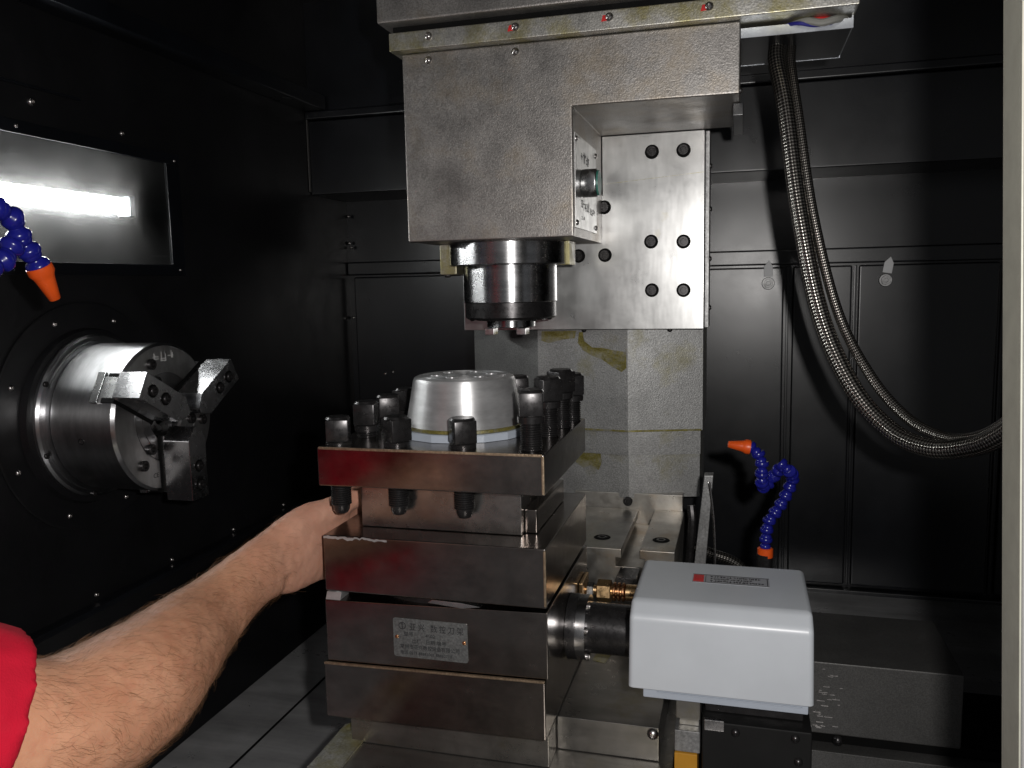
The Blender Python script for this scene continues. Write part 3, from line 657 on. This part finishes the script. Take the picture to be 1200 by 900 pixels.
for k in range(6):
    a = k*PI/3+0.4; bm = B(); lathe(bm, [(0.0065, 1.4055), (0.0065, 1.4064), (0.0055, 1.4068), (0.0022, 1.4067)], (CX+0.029*math.cos(a), CYc+0.029*math.sin(a), 0), (0, 0, 1), 18); obj('cap_screw', bm, 'cap', cp)
# nameplate
bm = B()
npf = lambda a, b_, d: Vector((a, TY0-d, b_))
def skew(x): return (x+0.400)*0.0085
def rrect(x0, x1, z0, z1, r, k=4):
    out = []
    for cx, cz, a0 in ((x1-r, z0+r, -90), (x1-r, z1-r, 0), (x0+r, z1-r, 90), (x0+r, z0+r, 180)):
        for i in range(k+1):
            a = math.radians(a0+90*i/k); out.append((cx+r*math.cos(a), cz+r*math.sin(a)))
    return out
prism(bm, rrect(-0.3262, -0.2492, 1.1375, 1.1770, 0.0025), -0.0008, 0.0004, npf)
npl = obj('nameplate', bm, 'nameplate', t)
def front_text(bm, s, x, z, size, width=1.0): text_bm(bm, s, size, Matrix(((1, 0, 0, x), (0, 0, -1, TY0-0.0006), (0, 1, 0, z), (0, 0, 0, 1))), 'LEFT', width)
bm = B(); front_text(bm, '亚 兴   数 控 刀 架', -0.3090, 1.1660, 0.0082, 0.86)
front_text(bm, '型号         4102', -0.3150, 1.1595, 0.0050, 1.0)
front_text(bm, '出厂   日期 编号', -0.3070, 1.1530, 0.0046, 1.1)
front_text(bm, '常州市亚兴数控设备有限公司', -0.3195, 1.1466, 0.0052, 0.92)
front_text(bm, '电话 0519 88881001 88882710', -0.3195, 1.1408, 0.0042, 1.0)
lathe(bm, [(0.0038, 0), (0.0038, 0.0001), (0.0030, 0.0001), (0.0030, 0)], (-0.3165, TY0-0.00045, 1.1694), (0, -1, 0), 28, cap=False)
prism(bm, [(-0.3170, 1.1664), (-0.3160, 1.1664), (-0.3160, 1.1724), (-0.3170, 1.1724)], 0.0005, 0.0006, npf)
prism(bm, [(-0.3185, 1.1708), (-0.3145, 1.1708), (-0.3145, 1.1714), (-0.3185, 1.1714)], 0.00052, 0.00062, npf)
obj('lettering', bm, 'ink', npl)
for x in (-0.3225, -0.2528):
    bm = B(); lathe(bm, [(0.0020, 0.0004), (0.0018, 0.0012), (0.0010, 0.0017)], (x, TY0, 1.1577), (0, -1, 0), 14); obj('rivet', bm, 'copper', npl)
# motor: flange, tube, box
AY, AZ = 0.826, 1.139
bm = B(); lathe(bm, [(0.034, 0), (0.034, 0.009), (0.033, 0.0105), (0.027, 0.0105), (0.027, 0.0185), (0.026, 0.0185)], (TX1+0.0012, AY, AZ), (1, 0, 0), 48); mf = obj('motor_flange', bm, 'bolt', t)
bm = B(); lathe(bm, [(0.0335, 0), (0.0335, 0.0100)], (TX1+0.0115, AY, AZ), (1, 0, 0), 48); obj('flange_ring', bm, 'chuck', t)
for a in (115, 165, 235, 300):
    a = math.radians(a); screw('socket', mf, (TX1+0.0215, AY+0.0305*math.cos(a), AZ+0.0305*math.sin(a)), (1, 0, 0), s=0.45, mat='bolt2')
bm = B(); lathe(bm, [(0.0255, 0.0), (0.0262, 0.001), (0.0262, 0.056), (0.0255, 0.057), (0.0255, 0.0650)], (TX1+0.0200, AY, AZ), (1, 0, 0), 48); obj('motor_tube', bm, 'slide_tube' if 'slide_tube' in M else 'bolt', t)
bm = B()                                     # box cover with sloped shoulder
MX0, MX1 = -0.0985, 0.0675
prof = [(0.7420, 1.1200), (0.8830, 1.1200), (0.8830, 1.1900), (0.8740, 1.2010), (0.7590, 1.2010), (0.7425, 1.1895)]
prism(bm, prof, MX0, MX1, lambda a, b_, d: Vector((d, a, b_)))
bmesh.ops.recalc_face_normals(bm, faces=bm.faces)
for v in bm.verts:                            # upper half tapers a little
    k = max(0, (v.co.z-1.12)/0.08); cx = (MX0+MX1)/2; v.co.x = cx+(v.co.x-cx)*(1-0.018*k)
es = [e for e in bm.edges if not (abs(e.verts[0].co.z-1.12) < 1e-4 and abs(e.verts[1].co.z-1.12) < 1e-4)]
bmesh.ops.bevel(bm, geom=es, offset=0.0050, segments=4, affect='EDGES', profile=0.5)
mb = obj('motor_box', bm, 'white', t, angle=50)
bm = B(); box(bm, -0.0850, 0.0632, 0.7480, 0.878, 1.1085, 1.1198, 0.0012); mbase = obj('motor_base', bm, 'base_paint', t)
for k, z in enumerate((1.1188, 1.1170, 1.1152)):
    bm = B(); box(bm, -0.072, 0.058, 0.7468, 0.7482, z-0.0005, z+0.0005, 0.0002); obj('fin', bm, 'base_paint', mbase)
bm = B(); box(bm, -0.0960, -0.0915, 0.775, 0.88, 1.108, 1.1195, 0.001); obj('gasket', bm, 'dark', t)
ZTOP = 1.2010
pl = lambda a, b_, d: Vector((a, b_, ZTOP+0.0001+d))
s0, s1, q0, q1 = -0.0435, 0.0305, 0.8140, 0.8370
bm = B(); prism(bm, [(s0, q0), (s1, q0), (s1, q1), (s0, q1)], 0, 0.0003, pl); st = obj('sticker', bm, 'sticker', mb)
bm = B(); prism(bm, [(s0+0.0008, q0+0.002), (s0+0.0110, q0+0.002), (s0+0.0110, q1-0.002), (s0+0.0008, q1-0.002)], 0.00032, 0.0005, pl); obj('red_square', bm, 'red', mb)
bm = B(); pl2 = lambda a, b_, d: Vector((a, b_, ZTOP+0.00045+d))
for x0_, x1_, y0_, y1_ in ((s0, s1, q0, q0+0.0012), (s0, s1, q1-0.0012, q1), (s1-0.0022, s1-0.0014, q0+0.0022, q1-0.0022), (s0+0.0125, s0+0.0131, q0+0.0022, q1-0.0022)):
    prism(bm, [(x0_, y0_), (x1_, y0_), (x1_, y1_), (x0_, y1_)], 0, 0.0001, pl2)
glyphs(bm, pl2, s0+0.017, s0+0.066, q0+0.0152, q0+0.0198, 16, 81, 0.17)
glyphs(bm, pl2, s0+0.017, s0+0.058, q0+0.0092, q0+0.0138, 13, 82, 0.17)
glyphs(bm, pl2, s0+0.017, s0+0.069, q0+0.0030, q0+0.0078, 17, 83, 0.17)
obj('lettering', bm, 'ink', mb)

# ================================================================== cross slide carrying the turret
t = thing('cross_slide', 'worn grey steel cross slide under the dark turret', 'slide', (-0.25, 0.8, ZF))
bm = B(); box(bm, -0.385, -0.1745, 0.735, 1.02, 1.0315, 1.0645, 0.001); obj('riser_plate', bm, 'slide', t)
bm = B(); box(bm, -0.1740, -0.0720, 0.770, 1.02, 1.0315, 1.0665, 0.0012); obj('side_plate', bm, 'slide', t)
screw('button', t, (-0.078, 0.7698, 1.060), (0, -1, 0), s=1.4)
bm = B(); box(bm, -0.405, -0.058, 0.45, 1.03, 0.985, 1.0310, 0.0015); obj('slide_plate', bm, 'slide', t)
bm = B(); prism(bm, [(-0.405, 0.46), (-0.372, 0.46), (-0.372, 0.765), (-0.392, 0.775), (-0.405, 0.76)], 1.0312, 1.0335, lambda a, b_, d: Vector((a, b_, d)), 0.0005); obj('wear_strip', bm, 'trim', t)
bm = B(); prism(bm, [(-0.402, 0.752), (-0.384, 0.748), (-0.380, 0.768), (-0.398, 0.772)], 1.0337, 1.0341, lambda a, b_, d: Vector((a, b_, d))); obj('oil_film', bm, 'oil', t)
bm = B(); prism(bm, [(-0.160, 0.90), (-0.145, 0.895), (-0.140, 0.925), (-0.158, 0.93)], 1.0667, 1.0670, lambda a, b_, d: Vector((a, b_, d))); obj('oil_film', bm, 'oil', t)
bm = B(); box(bm, -0.39, -0.075, 0.47, 1.03, ZF, 0.9845, 0.002); obj('saddle', bm, 'black', t)

# ================================================================== odds and ends round the motor
t = thing('slide_cover', 'black box cover standing directly below the white motor box', 'cover', (0.01, 0.82, ZF))
bm = B(); box(bm, -0.030, 0.0665, 0.742, 0.90, ZF, 1.0950, 0.002); sc = obj('cover_box', bm, 'rubber', t)
bm = B(); box(bm, -0.028, -0.010, 0.7385, 0.744, 1.088, 1.098, 0.0008); obj('hinge', bm, 'bolt2', sc)
for x, z in ((0.000, 1.087), (0.052, 1.088), (0.055, 1.066)): screw('button', sc, (x, 0.742, z), (0, -1, 0), mat='bolt')
bm = B(); box(bm, -0.028, 0.060, 0.76, 0.88, 1.0955, 1.1082, 0.001); obj('neck_plate', bm, 'bolt', t)
t = thing('yellow_block', 'yellow painted block with grey top left of the black cover', 'block', (-0.047, 0.76, ZF))
bm = B(); box(bm, -0.0560, -0.0345, 0.752, 0.80, ZF, 1.0540, 0.001); obj('block_body', bm, 'yellow', t)
bm = B(); box(bm, -0.0560, -0.0322, 0.754, 0.80, 1.0545, 1.0760, 0.001); obj('grey_cap', bm, 'bracket', t)
bm = B(); box(bm, -0.0550, -0.0322, 0.757, 0.80, 1.0865, 1.1050, 0.001); box(bm, -0.052, -0.034, 0.765, 0.79, 1.0765, 1.0862); obj('clamp_foot', bm, 'slide', t)
t = thing('bed_cover', 'dark grey sheet cover over the bed right of the motor box', 'machine cover', (0.1, 1.1, ZF))
bm = B(); box(bm, -0.076, 0.2515, 1.0, 1.158, 0.955, 1.0455, 0.0025); obj('cover_sheet', bm, 'bed', t)
bm = B(); box(bm, -0.070, 0.60, 1.006, 1.15, 0.942, 0.9545); obj('gap_strip', bm, 'dark', t)
bm = B(); box(bm, -0.074, 0.62, 0.985, 1.16, ZF, 0.9415, 0.002); obj('bed_rail', bm, 'bed', t)
screw('button', t, (0.118, 0.998, 0.950), (0, -1, 0), mat='bolt', s=1.6)
bm = B(); lathe(bm, [(0.012, 0), (0.011, 0.004), (0.004, 0.005)], (0.187, 0.985, 0.915), (0, -1, 0), 18); obj('plug', bm, 'orange', t)
r9 = random.Random(9)
for i in range(26):                           # scratches through the paint
    z = 0.962+0.075*r9.random(); x = 0.085+abs(r9.gauss(0, 0.022)); L_ = r9.uniform(0.002, 0.010)
    bm = B(); box(bm, x, x+L_, 0.9993, 0.9999, z, z+0.0006); obj('scratch', bm, 'bolt2', t)

t = thing('guard_bracket', 'thin upright grey steel bracket standing behind the white motor box', 'bracket', (-0.05, 1.08, 1.03))
bm = B(); fnb = lambda a, b_, d: Vector((a, d, b_))
prism(bm, [(-0.0600, 1.08), (-0.0440, 1.08), (-0.0315, 1.2485), (-0.0430, 1.2480)], 1.078, 1.098, fnb, 0.001); obj('upright', bm, 'bracket', t)
bm = B(); box(bm, -0.075, -0.03, 1.07, 1.11, 1.0460, 1.0795, 0.001); obj('foot', bm, 'bracket', t)
bm = B(); tube(bm, catmull([(-0.0290, 1.075, 1.06), (-0.0285, 1.075, 1.137), (-0.0305, 1.075, 1.19), (-0.0357, 1.075, 1.234), (-0.0375, 1.077, 1.240)], 6), 0.0018, 8); obj('stay_rod', bm, 'bolt2', t)
bm = B(); tube(bm, catmull([(-0.066, 1.12, 1.05), (-0.064, 1.12, 1.12), (-0.060, 1.12, 1.17), (-0.062, 1.125, 1.195)], 6), 0.006, 10); obj('black_pipe', bm, 'bolt', t)

t = thing('pipe_fitting', 'brass and steel pipe fitting above the round motor tube', 'pipe fitting', (-0.17, 0.885, 1.152))
def hexp(bm, x0, x1, r, y, z): lathe(bm, [(r*0.93, x0), (r, x0+0.001), (r, x1-0.001), (r*0.93, x1)], (0, y, z), (1, 0, 0), 6, phase=0.3)
FY, FZ = 0.892, 1.1545
bm = B(); box(bm, TX1+0.0012, -0.1655, 0.872, 0.912, 1.130, 1.168, 0.001); obj('port_block', bm, 'brass', t)
bm = B(); cyl(bm, (-0.1650, FY, FZ), (-0.098, FY, FZ), 0.0055, 18); obj('pipe', bm, 'brass', t)
bm = B(); hexp(bm, -0.1640, -0.1560, 0.0085, FY, FZ); obj('hex_nut', bm, 'steel', t, angle=15)
bm = B(); hexp(bm, -0.1520, -0.1360, 0.0125, FY, FZ); obj('hex_nut', bm, 'brass', t, angle=15)
for x in (-0.1345, -0.1295, -0.1245):
    bm = B(); lathe(bm, [(0.0085, x), (0.0105, x+0.0008), (0.0105, x+0.0030), (0.0085, x+0.0038)], (0, FY, FZ), (1, 0, 0), 24); obj('crimp_ring', bm, 'copper', t)
bm = B(); lathe(bm, [(0.0075, -0.1205), (0.0090, -0.1195), (0.0090, -0.1080), (0.0075, -0.107)], (0, FY, FZ), (1, 0, 0), 24); obj('ferrule', bm, 'brass', t)

# ================================================================== braided hoses
def hose(name, label, pts, r, loc, pitch=0.0078):
    bm = B(); tube(bm, catmull(pts, 24), r, 20, pitch); o = obj(name, bm, 'braid'); return tag(o, label, 'hose', 'braided hoses')
hose('braided_hose', 'thicker steel braided hose hanging from the cable tray, left one of the pair',
     [(0.0376, 1.07, 1.7720), (0.0376, 1.06, 1.75), (0.0478, 1.04, 1.6922), (0.0638, 1.02, 1.5734), (0.0878, 1.0, 1.4568), (0.1205, 0.97, 1.3781), (0.1559, 0.94, 1.3368), (0.1854, 0.90, 1.3273), (0.2103, 0.86, 1.3369), (0.2275, 0.82, 1.3563), (0.25, 0.76, 1.40), (0.30, 0.70, 1.44), (0.40, 0.66, 1.46)], 0.0098, None)
hose('braided_hose', 'thinner steel braided hose hanging from the cable tray, right one of the pair',
     [(0.0539, 1.075, 1.7720), (0.0535, 1.065, 1.75), (0.0610, 1.045, 1.6914), (0.0788, 1.025, 1.5729), (0.1060, 1.005, 1.4614), (0.1378, 0.975, 1.3924), (0.1690, 0.943, 1.3525), (0.1937, 0.902, 1.3400), (0.2124, 0.862, 1.3450), (0.2282, 0.825, 1.3640), (0.25, 0.765, 1.412), (0.30, 0.705, 1.455), (0.40, 0.665, 1.475)], 0.0058, None, 0.0062)
hose('braided_hose', 'short piece of braided hose low down behind the upright bracket',
     [(-0.060, 1.13, 1.1345), (-0.045, 1.135, 1.1285), (-0.0338, 1.14, 1.1230), (-0.0107, 1.145, 1.1146), (0.006, 1.148, 1.100), (0.012, 1.15, 1.07), (0.014, 1.15, 1.046)], 0.0075, None)

# ================================================================== segmented coolant hoses
def mk_seg(bm):      # ball, waist and flared socket; axis +Z, length 0.0165
    lathe(bm, [(0.0040, -0.0005), (0.0068, 0.0008), (0.0080, 0.0035), (0.0074, 0.0062), (0.0058, 0.0080), (0.0062, 0.0092), (0.0088, 0.0110), (0.0096, 0.0130), (0.0094, 0.0160), (0.0086, 0.0172), (0.0060, 0.0172)], (0, 0, 0), (0, 0, 1), 20)
def mk_nozzle(bm):
    lathe(bm, [(0.0075, -0.001), (0.0102, 0.0005), (0.0104, 0.0060), (0.0085, 0.0095), (0.0078, 0.0120), (0.0046, 0.0300), (0.0040, 0.0305), (0.0030, 0.0305), (0.0028, 0.024)], (0, 0, 0), (0, 0, 1), 20)
def chain(root, pts, nozzle_dir=None, base=True, s=1.0):
    path = catmull(pts, 16); L_ = [0]
    for a, b_ in zip(path, path[1:]): L_.append(L_[-1]+(b_-a).length)
    def at_len(d):
        for i in range(1, len(path)):
            if L_[i] >= d: return path[i-1].lerp(path[i], (d-L_[i-1])/max(1e-9, L_[i]-L_[i-1]))
        return path[-1]
    step = 0.0145*s; n = int(L_[-1]/step)
    for i in range(n):
        a = at_len(i*step); b_ = at_len((i+1)*step)
        o = place('segment', shared('hose_segment', mk_seg, 'blue', 50), root, a, rot_to(b_-a))
        o.matrix_basis = o.matrix_basis @ Matrix.Scale(s, 4)
    if nozzle_dir is not None:
        o = place('nozzle', shared('hose_nozzle', mk_nozzle, 'orange', 40), root, at_len(n*step), rot_to(nozzle_dir)); o.matrix_basis = o.matrix_basis @ Matrix.Scale(s, 4)
    return path
t = thing('coolant_hose', 'blue segmented coolant hose with orange nozzle rising behind the white motor box', 'coolant hose', (0.0321, 1.0, 1.0455), 'coolant hoses')
bm = B(); lathe(bm, [(0.0095, 0), (0.0095, 0.118), (0.008, 0.120)], (0.0321, 1.03, 1.0460), (0, 0, 1), 18); obj('stand_pipe', bm, 'bolt', t)
bm = B(); lathe(bm, [(0.0088, 0), (0.0094, 0.001), (0.0094, 0.011), (0.0080, 0.012)], (0.0325, 1.03, 1.1600), (0, 0, 1), 18); obj('base_collar', bm, 'orange', t)
chain(t, [(0.0325, 1.03, 1.1705), (0.0335, 1.03, 1.188), (0.0360, 1.03, 1.205), (0.0480, 1.03, 1.224), (0.0570, 1.03, 1.243), (0.0625, 1.025, 1.262), (0.0565, 1.005, 1.2755), (0.0500, 1.01, 1.2790), (0.0400, 1.025, 1.262), (0.0300, 1.015, 1.2520), (0.0262, 1.00, 1.2640), (0.0264, 1.0, 1.2830), (0.0210, 1.0, 1.2965), (0.0110, 1.0, 1.3040)], Vector((-1, -0.1, 0.13)), s=0.84)
t = thing('coolant_hose', 'blue segmented coolant hose with orange nozzle in front of the lit lamp', 'coolant hose', (-0.86, 0.50, 1.56), 'coolant hoses')
bm = B(); lathe(bm, [(0.016, 0), (0.016, 0.008), (0.011, 0.009), (0.011, 0.018)], (XL+0.0005, 0.50, 1.575), (1, 0, 0), 20); obj('base_collar', bm, 'orange', t)
chain(t, [(XL+0.019, 0.50, 1.575), (-0.82, 0.505, 1.579), (-0.74, 0.52, 1.582), (-0.66, 0.55, 1.580), (-0.625, 0.5708, 1.5772), (-0.62, 0.5942, 1.5703), (-0.62, 0.6023, 1.560), (-0.62, 0.6060, 1.5480), (-0.62, 0.6175, 1.5340), (-0.62, 0.6240, 1.5235)], Vector((0.05, 0.42, -0.91)), s=1.12)
chain(t, [(-0.82, 0.49, 1.505), (-0.74, 0.50, 1.508), (-0.66, 0.53, 1.512), (-0.625, 0.5575, 1.5169), (-0.62, 0.5821, 1.5273), (-0.62, 0.5960, 1.5420), (-0.62, 0.5990, 1.556)], None, s=1.12)

# ================================================================== person reaching in from the left
t = thing('person', 'left arm in a red short sleeve reaching behind the tool turret', 'person', (-0.62, 0.20, ZF))
bm = B()
def loft(bm, secs, seg=28, cap=True):
    """secs: (centre, half width along side axis, half thickness, side axis)"""
    C_ = [Vector(s[0]) for s in secs]; n = len(C_); rings = []
    # refine with catmull on every channel
    pts = catmull(C_, 6); W_ = catmull([(s[1], s[2], 0) for s in secs], 6); S_ = catmull([s[3] for s in secs], 6)
    n = len(pts)
    for i in range(n):
        T = (pts[min(i+1, n-1)]-pts[max(i-1, 0)]).normalized(); sd = S_[i]; sd = (sd-T*sd.dot(T)).normalized(); ot = T.cross(sd)
        rings.append([bm.verts.new(pts[i]+sd*math.cos(2*PI*k/seg)*W_[i].x+ot*math.sin(2*PI*k/seg)*W_[i].y) for k in range(seg)])
    for i in range(n-1):
        for k in range(seg):
            j = (k+1) % seg; bm.faces.new((rings[i][k], rings[i][j], rings[i+1][j], rings[i+1][k]))
    bm.faces.new(rings[0]); bm.faces.new(rings[-1][::-1])
UP = Vector((0.05, -0.10, 1.0)); SD = Vector((0.45, 0.0, 0.9))
arm = [((-0.690, 0.045, 1.395), 0.062, 0.064, UP), ((-0.640, 0.120, 1.380), 0.056, 0.058, UP), ((-0.560, 0.215, 1.345), 0.052, 0.052, UP), ((-0.478, 0.300, 1.290), 0.046, 0.047, UP), ((-0.440, 0.346, 1.256), 0.044, 0.045, UP), ((-0.4215, 0.392, 1.2245), 0.0465, 0.045, UP),
       ((-0.4178, 0.465, 1.2163), 0.0475, 0.0435, UP), ((-0.4296, 0.5246, 1.2160), 0.0430, 0.0385, UP), ((-0.4428, 0.5837, 1.2161), 0.0368, 0.0315, UP), ((-0.4442, 0.6315, 1.2253), 0.0325, 0.0255, UP),
       ((-0.4402, 0.6649, 1.2324), 0.0325, 0.0215, UP), ((-0.4365, 0.700, 1.2350), 0.0375, 0.0190, UP)]
loft(bm, arm)
hand = [((-0.4410, 0.660, 1.2315), 0.030, 0.020, UP), ((-0.4370, 0.690, 1.2345), 0.0350, 0.0190, UP), ((-0.4330, 0.715, 1.2350), 0.0405, 0.0180, UP), ((-0.4265, 0.755, 1.2335), 0.0415, 0.0160, UP), ((-0.4220, 0.785, 1.2310), 0.0400, 0.0145, UP), ((-0.4205, 0.800, 1.2290), 0.0370, 0.0125, UP)]
loft(bm, hand)
# thumb lying in the tool slot
T_UP = Vector((0, 0, 1))
loft(bm, [((-0.4410, 0.672, 1.2440), 0.017, 0.015, T_UP), ((-0.4340, 0.705, 1.2560), 0.0185, 0.0160, T_UP), ((-0.4270, 0.740, 1.2625), 0.0175, 0.0150, T_UP), ((-0.4180, 0.772, 1.2655), 0.0150, 0.0130, T_UP), ((-0.4110, 0.800, 1.2690), 0.0125, 0.0115, T_UP), ((-0.4010, 0.825, 1.2720), 0.0120, 0.0105, T_UP), ((-0.3890, 0.848, 1.2730), 0.0105, 0.0090, T_UP), ((-0.3830, 0.856, 1.2730), 0.0060, 0.0050, T_UP)], 16)
# four fingers along the left face of the block, tips curling round its rear edge
for k, (z, L_, dz) in enumerate(((1.2545, 0.145, -0.006), (1.2370, 0.155, -0.010), (1.2185, 0.148, -0.014), (1.2010, 0.125, -0.018))):
    y0_ = 0.785-0.004*k; e = y0_+L_
    rr = 0.0093-0.0006*(k == 3)
    loft(bm, [((-0.4225, y0_-0.01, z), rr, rr*1.1, T_UP), ((-0.4225, y0_+L_*0.20, z-0.001), rr*1.06, rr*1.06, T_UP), ((-0.4160, y0_+L_*0.45, z+dz*0.4), rr, rr, T_UP), ((-0.4125, y0_+L_*0.70, z+dz*0.8), rr*0.97, rr*0.97, T_UP), ((-0.4100, y0_+L_*0.92, z+dz), rr*0.88, rr*0.85, T_UP), ((-0.4080, y0_+L_, z+dz), rr*0.5, rr*0.5, T_UP)], 14)
# torso and shoulder under the shirt (outside the frame, mirrored in the turret)
TA = Vector((0.45, -1, 0))
loft(bm, [((-0.80, -0.05, 0.92), 0.19, 0.11, TA), ((-0.80, -0.05, 1.10), 0.18, 0.11, TA), ((-0.79, -0.05, 1.28), 0.20, 0.12, TA), ((-0.78, -0.04, 1.40), 0.20, 0.11, TA), ((-0.78, -0.04, 1.48), 0.10, 0.07, TA), ((-0.78, -0.04, 1.56), 0.058, 0.06, TA)])
me = bpy.data.meshes.new('body'); finish(bm); bm.to_mesh(me); bm.free()
tmp = bpy.data.objects.new('body_tmp', me); col.objects.link(tmp)
rm = tmp.modifiers.new('r', 'REMESH'); rm.mode = 'VOXEL'; rm.voxel_size = 0.0030; rm.use_smooth_shade = True
sm = tmp.modifiers.new('s', 'SMOOTH'); sm.factor = 0.6; sm.iterations = 9
dg = bpy.context.evaluated_depsgraph_get(); body_me = bpy.data.meshes.new_from_object(tmp.evaluated_get(dg)); bpy.data.objects.remove(tmp)
bmb = B(); bmb.from_mesh(body_me); bpy.data.meshes.remove(body_me)
bmb.normal_update()
for v in bmb.verts:                           # tendons, veins and creases of the skin
    c_ = v.co
    if c_.y > 0.36:
        d = 0.0011*noise.noise(c_*Vector((60, 22, 60)))+0.0006*noise.noise(c_*140)
        wr = math.exp(-((c_.y-0.690+0.25*(c_.z-1.21))/0.006)**2)*(0.0018 if c_.z < 1.225 else 0.0004)
        v.co = c_+v.normal*(d-wr)
# sample points for the hair before the mesh is stored
bmb.faces.ensure_lookup_table(); fa = []; acc = 0; r4 = random.Random(4)
for f_ in bmb.faces:
    c_ = f_.calc_center_median()
    if 0.36 < c_.y < 0.735 and c_.x < -0.30 and c_.x > -0.52:
        dens = 1.0 if c_.y < 0.655 else max(0.0, 1-(c_.y-0.655)/0.05)*0.8+0.10
        acc += f_.calc_area()*dens; fa.append((acc, c_.copy(), f_.normal.copy()))
import bisect
keys = [a[0] for a in fa]
hb_ = B()
for i in range(8000):
    _, c_, n_ = fa[bisect.bisect_left(keys, r4.random()*acc)]
    c_ = c_+Vector((r4.uniform(-1, 1), r4.uniform(-1, 1), r4.uniform(-1, 1)))*0.0012
    g_ = Vector((0.15, 0.75, -0.55))+Vector((noise.noise(c_*45), noise.noise(c_*45+Vector((9, 0, 0))), noise.noise(c_*45+Vector((0, 9, 0)))))*0.9+Vector((r4.gauss(0, .25), r4.gauss(0, .25), r4.gauss(0, .25)))
    g_ = (g_-n_*g_.dot(n_)).normalized(); L_ = r4.uniform(0.006, 0.014); wd = r4.uniform(0.00004, 0.00009)
    lift = r4.uniform(0.15, 0.55); bend = g_.cross(n_)*r4.uniform(-0.5, 0.5)
    prev = None; sd = g_.cross(n_)
    for k in range(4):
        q = k/3; p_ = c_-n_*0.0006+(g_*q+n_*(lift*q*(1.25-q*0.75))+bend*q*q)*L_; ww = wd*(1-0.8*q)
        ring = [hb_.verts.new(p_+sd*ww), hb_.verts.new(p_-sd*ww*0.5+n_*ww), hb_.verts.new(p_-sd*ww*0.5-n_*ww)]
        if prev:
            for j in range(3): hb_.faces.new((prev[j], prev[(j+1) % 3], ring[(j+1) % 3], ring[j]))
        prev = ring
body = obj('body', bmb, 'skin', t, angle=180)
ho = obj('arm_hair', hb_, 'hair', t, angle=180); ho['kind'] = 'stuff'
# red T-shirt
bm = B()
loft(bm, [((-0.80, -0.05, 0.90), 0.215, 0.135, TA), ((-0.80, -0.05, 1.10), 0.205, 0.135, TA), ((-0.79, -0.05, 1.28), 0.220, 0.140, TA), ((-0.78, -0.04, 1.41), 0.215, 0.130, TA), ((-0.78, -0.04, 1.475), 0.135, 0.095, TA), ((-0.78, -0.04, 1.50), 0.085, 0.082, TA)])
loft(bm, [((-0.700, 0.02, 1.390), 0.080, 0.085, UP), ((-0.620, 0.145, 1.372), 0.074, 0.076, UP), ((-0.535, 0.243, 1.328), 0.066, 0.067, UP), ((-0.470, 0.308, 1.284), 0.0575, 0.058, UP), ((-0.4480, 0.3360, 1.2640), 0.0545, 0.0540, UP), ((-0.4400, 0.3530, 1.2550), 0.0550, 0.0540, UP), ((-0.4325, 0.3680, 1.2455), 0.0550, 0.0540, UP)])
me = bpy.data.meshes.new('shirt'); finish(bm); bm.to_mesh(me); bm.free()
tmp = bpy.data.objects.new('shirt_tmp', me); col.objects.link(tmp)
rm = tmp.modifiers.new('r', 'REMESH'); rm.mode = 'VOXEL'; rm.voxel_size = 0.004
sm = tmp.modifiers.new('s', 'SMOOTH'); sm.factor = 0.5; sm.iterations = 4
dg = bpy.context.evaluated_depsgraph_get(); me2 = bpy.data.meshes.new_from_object(tmp.evaluated_get(dg)); bpy.data.objects.remove(tmp)
bm = B(); bm.from_mesh(me2); bpy.data.meshes.remove(me2); bm.normal_update()
for v in bm.verts: v.co += v.normal*(0.0034*noise.noise(v.co*Vector((30, 30, 16)))+0.0012*noise.noise(v.co*70))
obj('shirt', bm, 'shirt', t, angle=180)
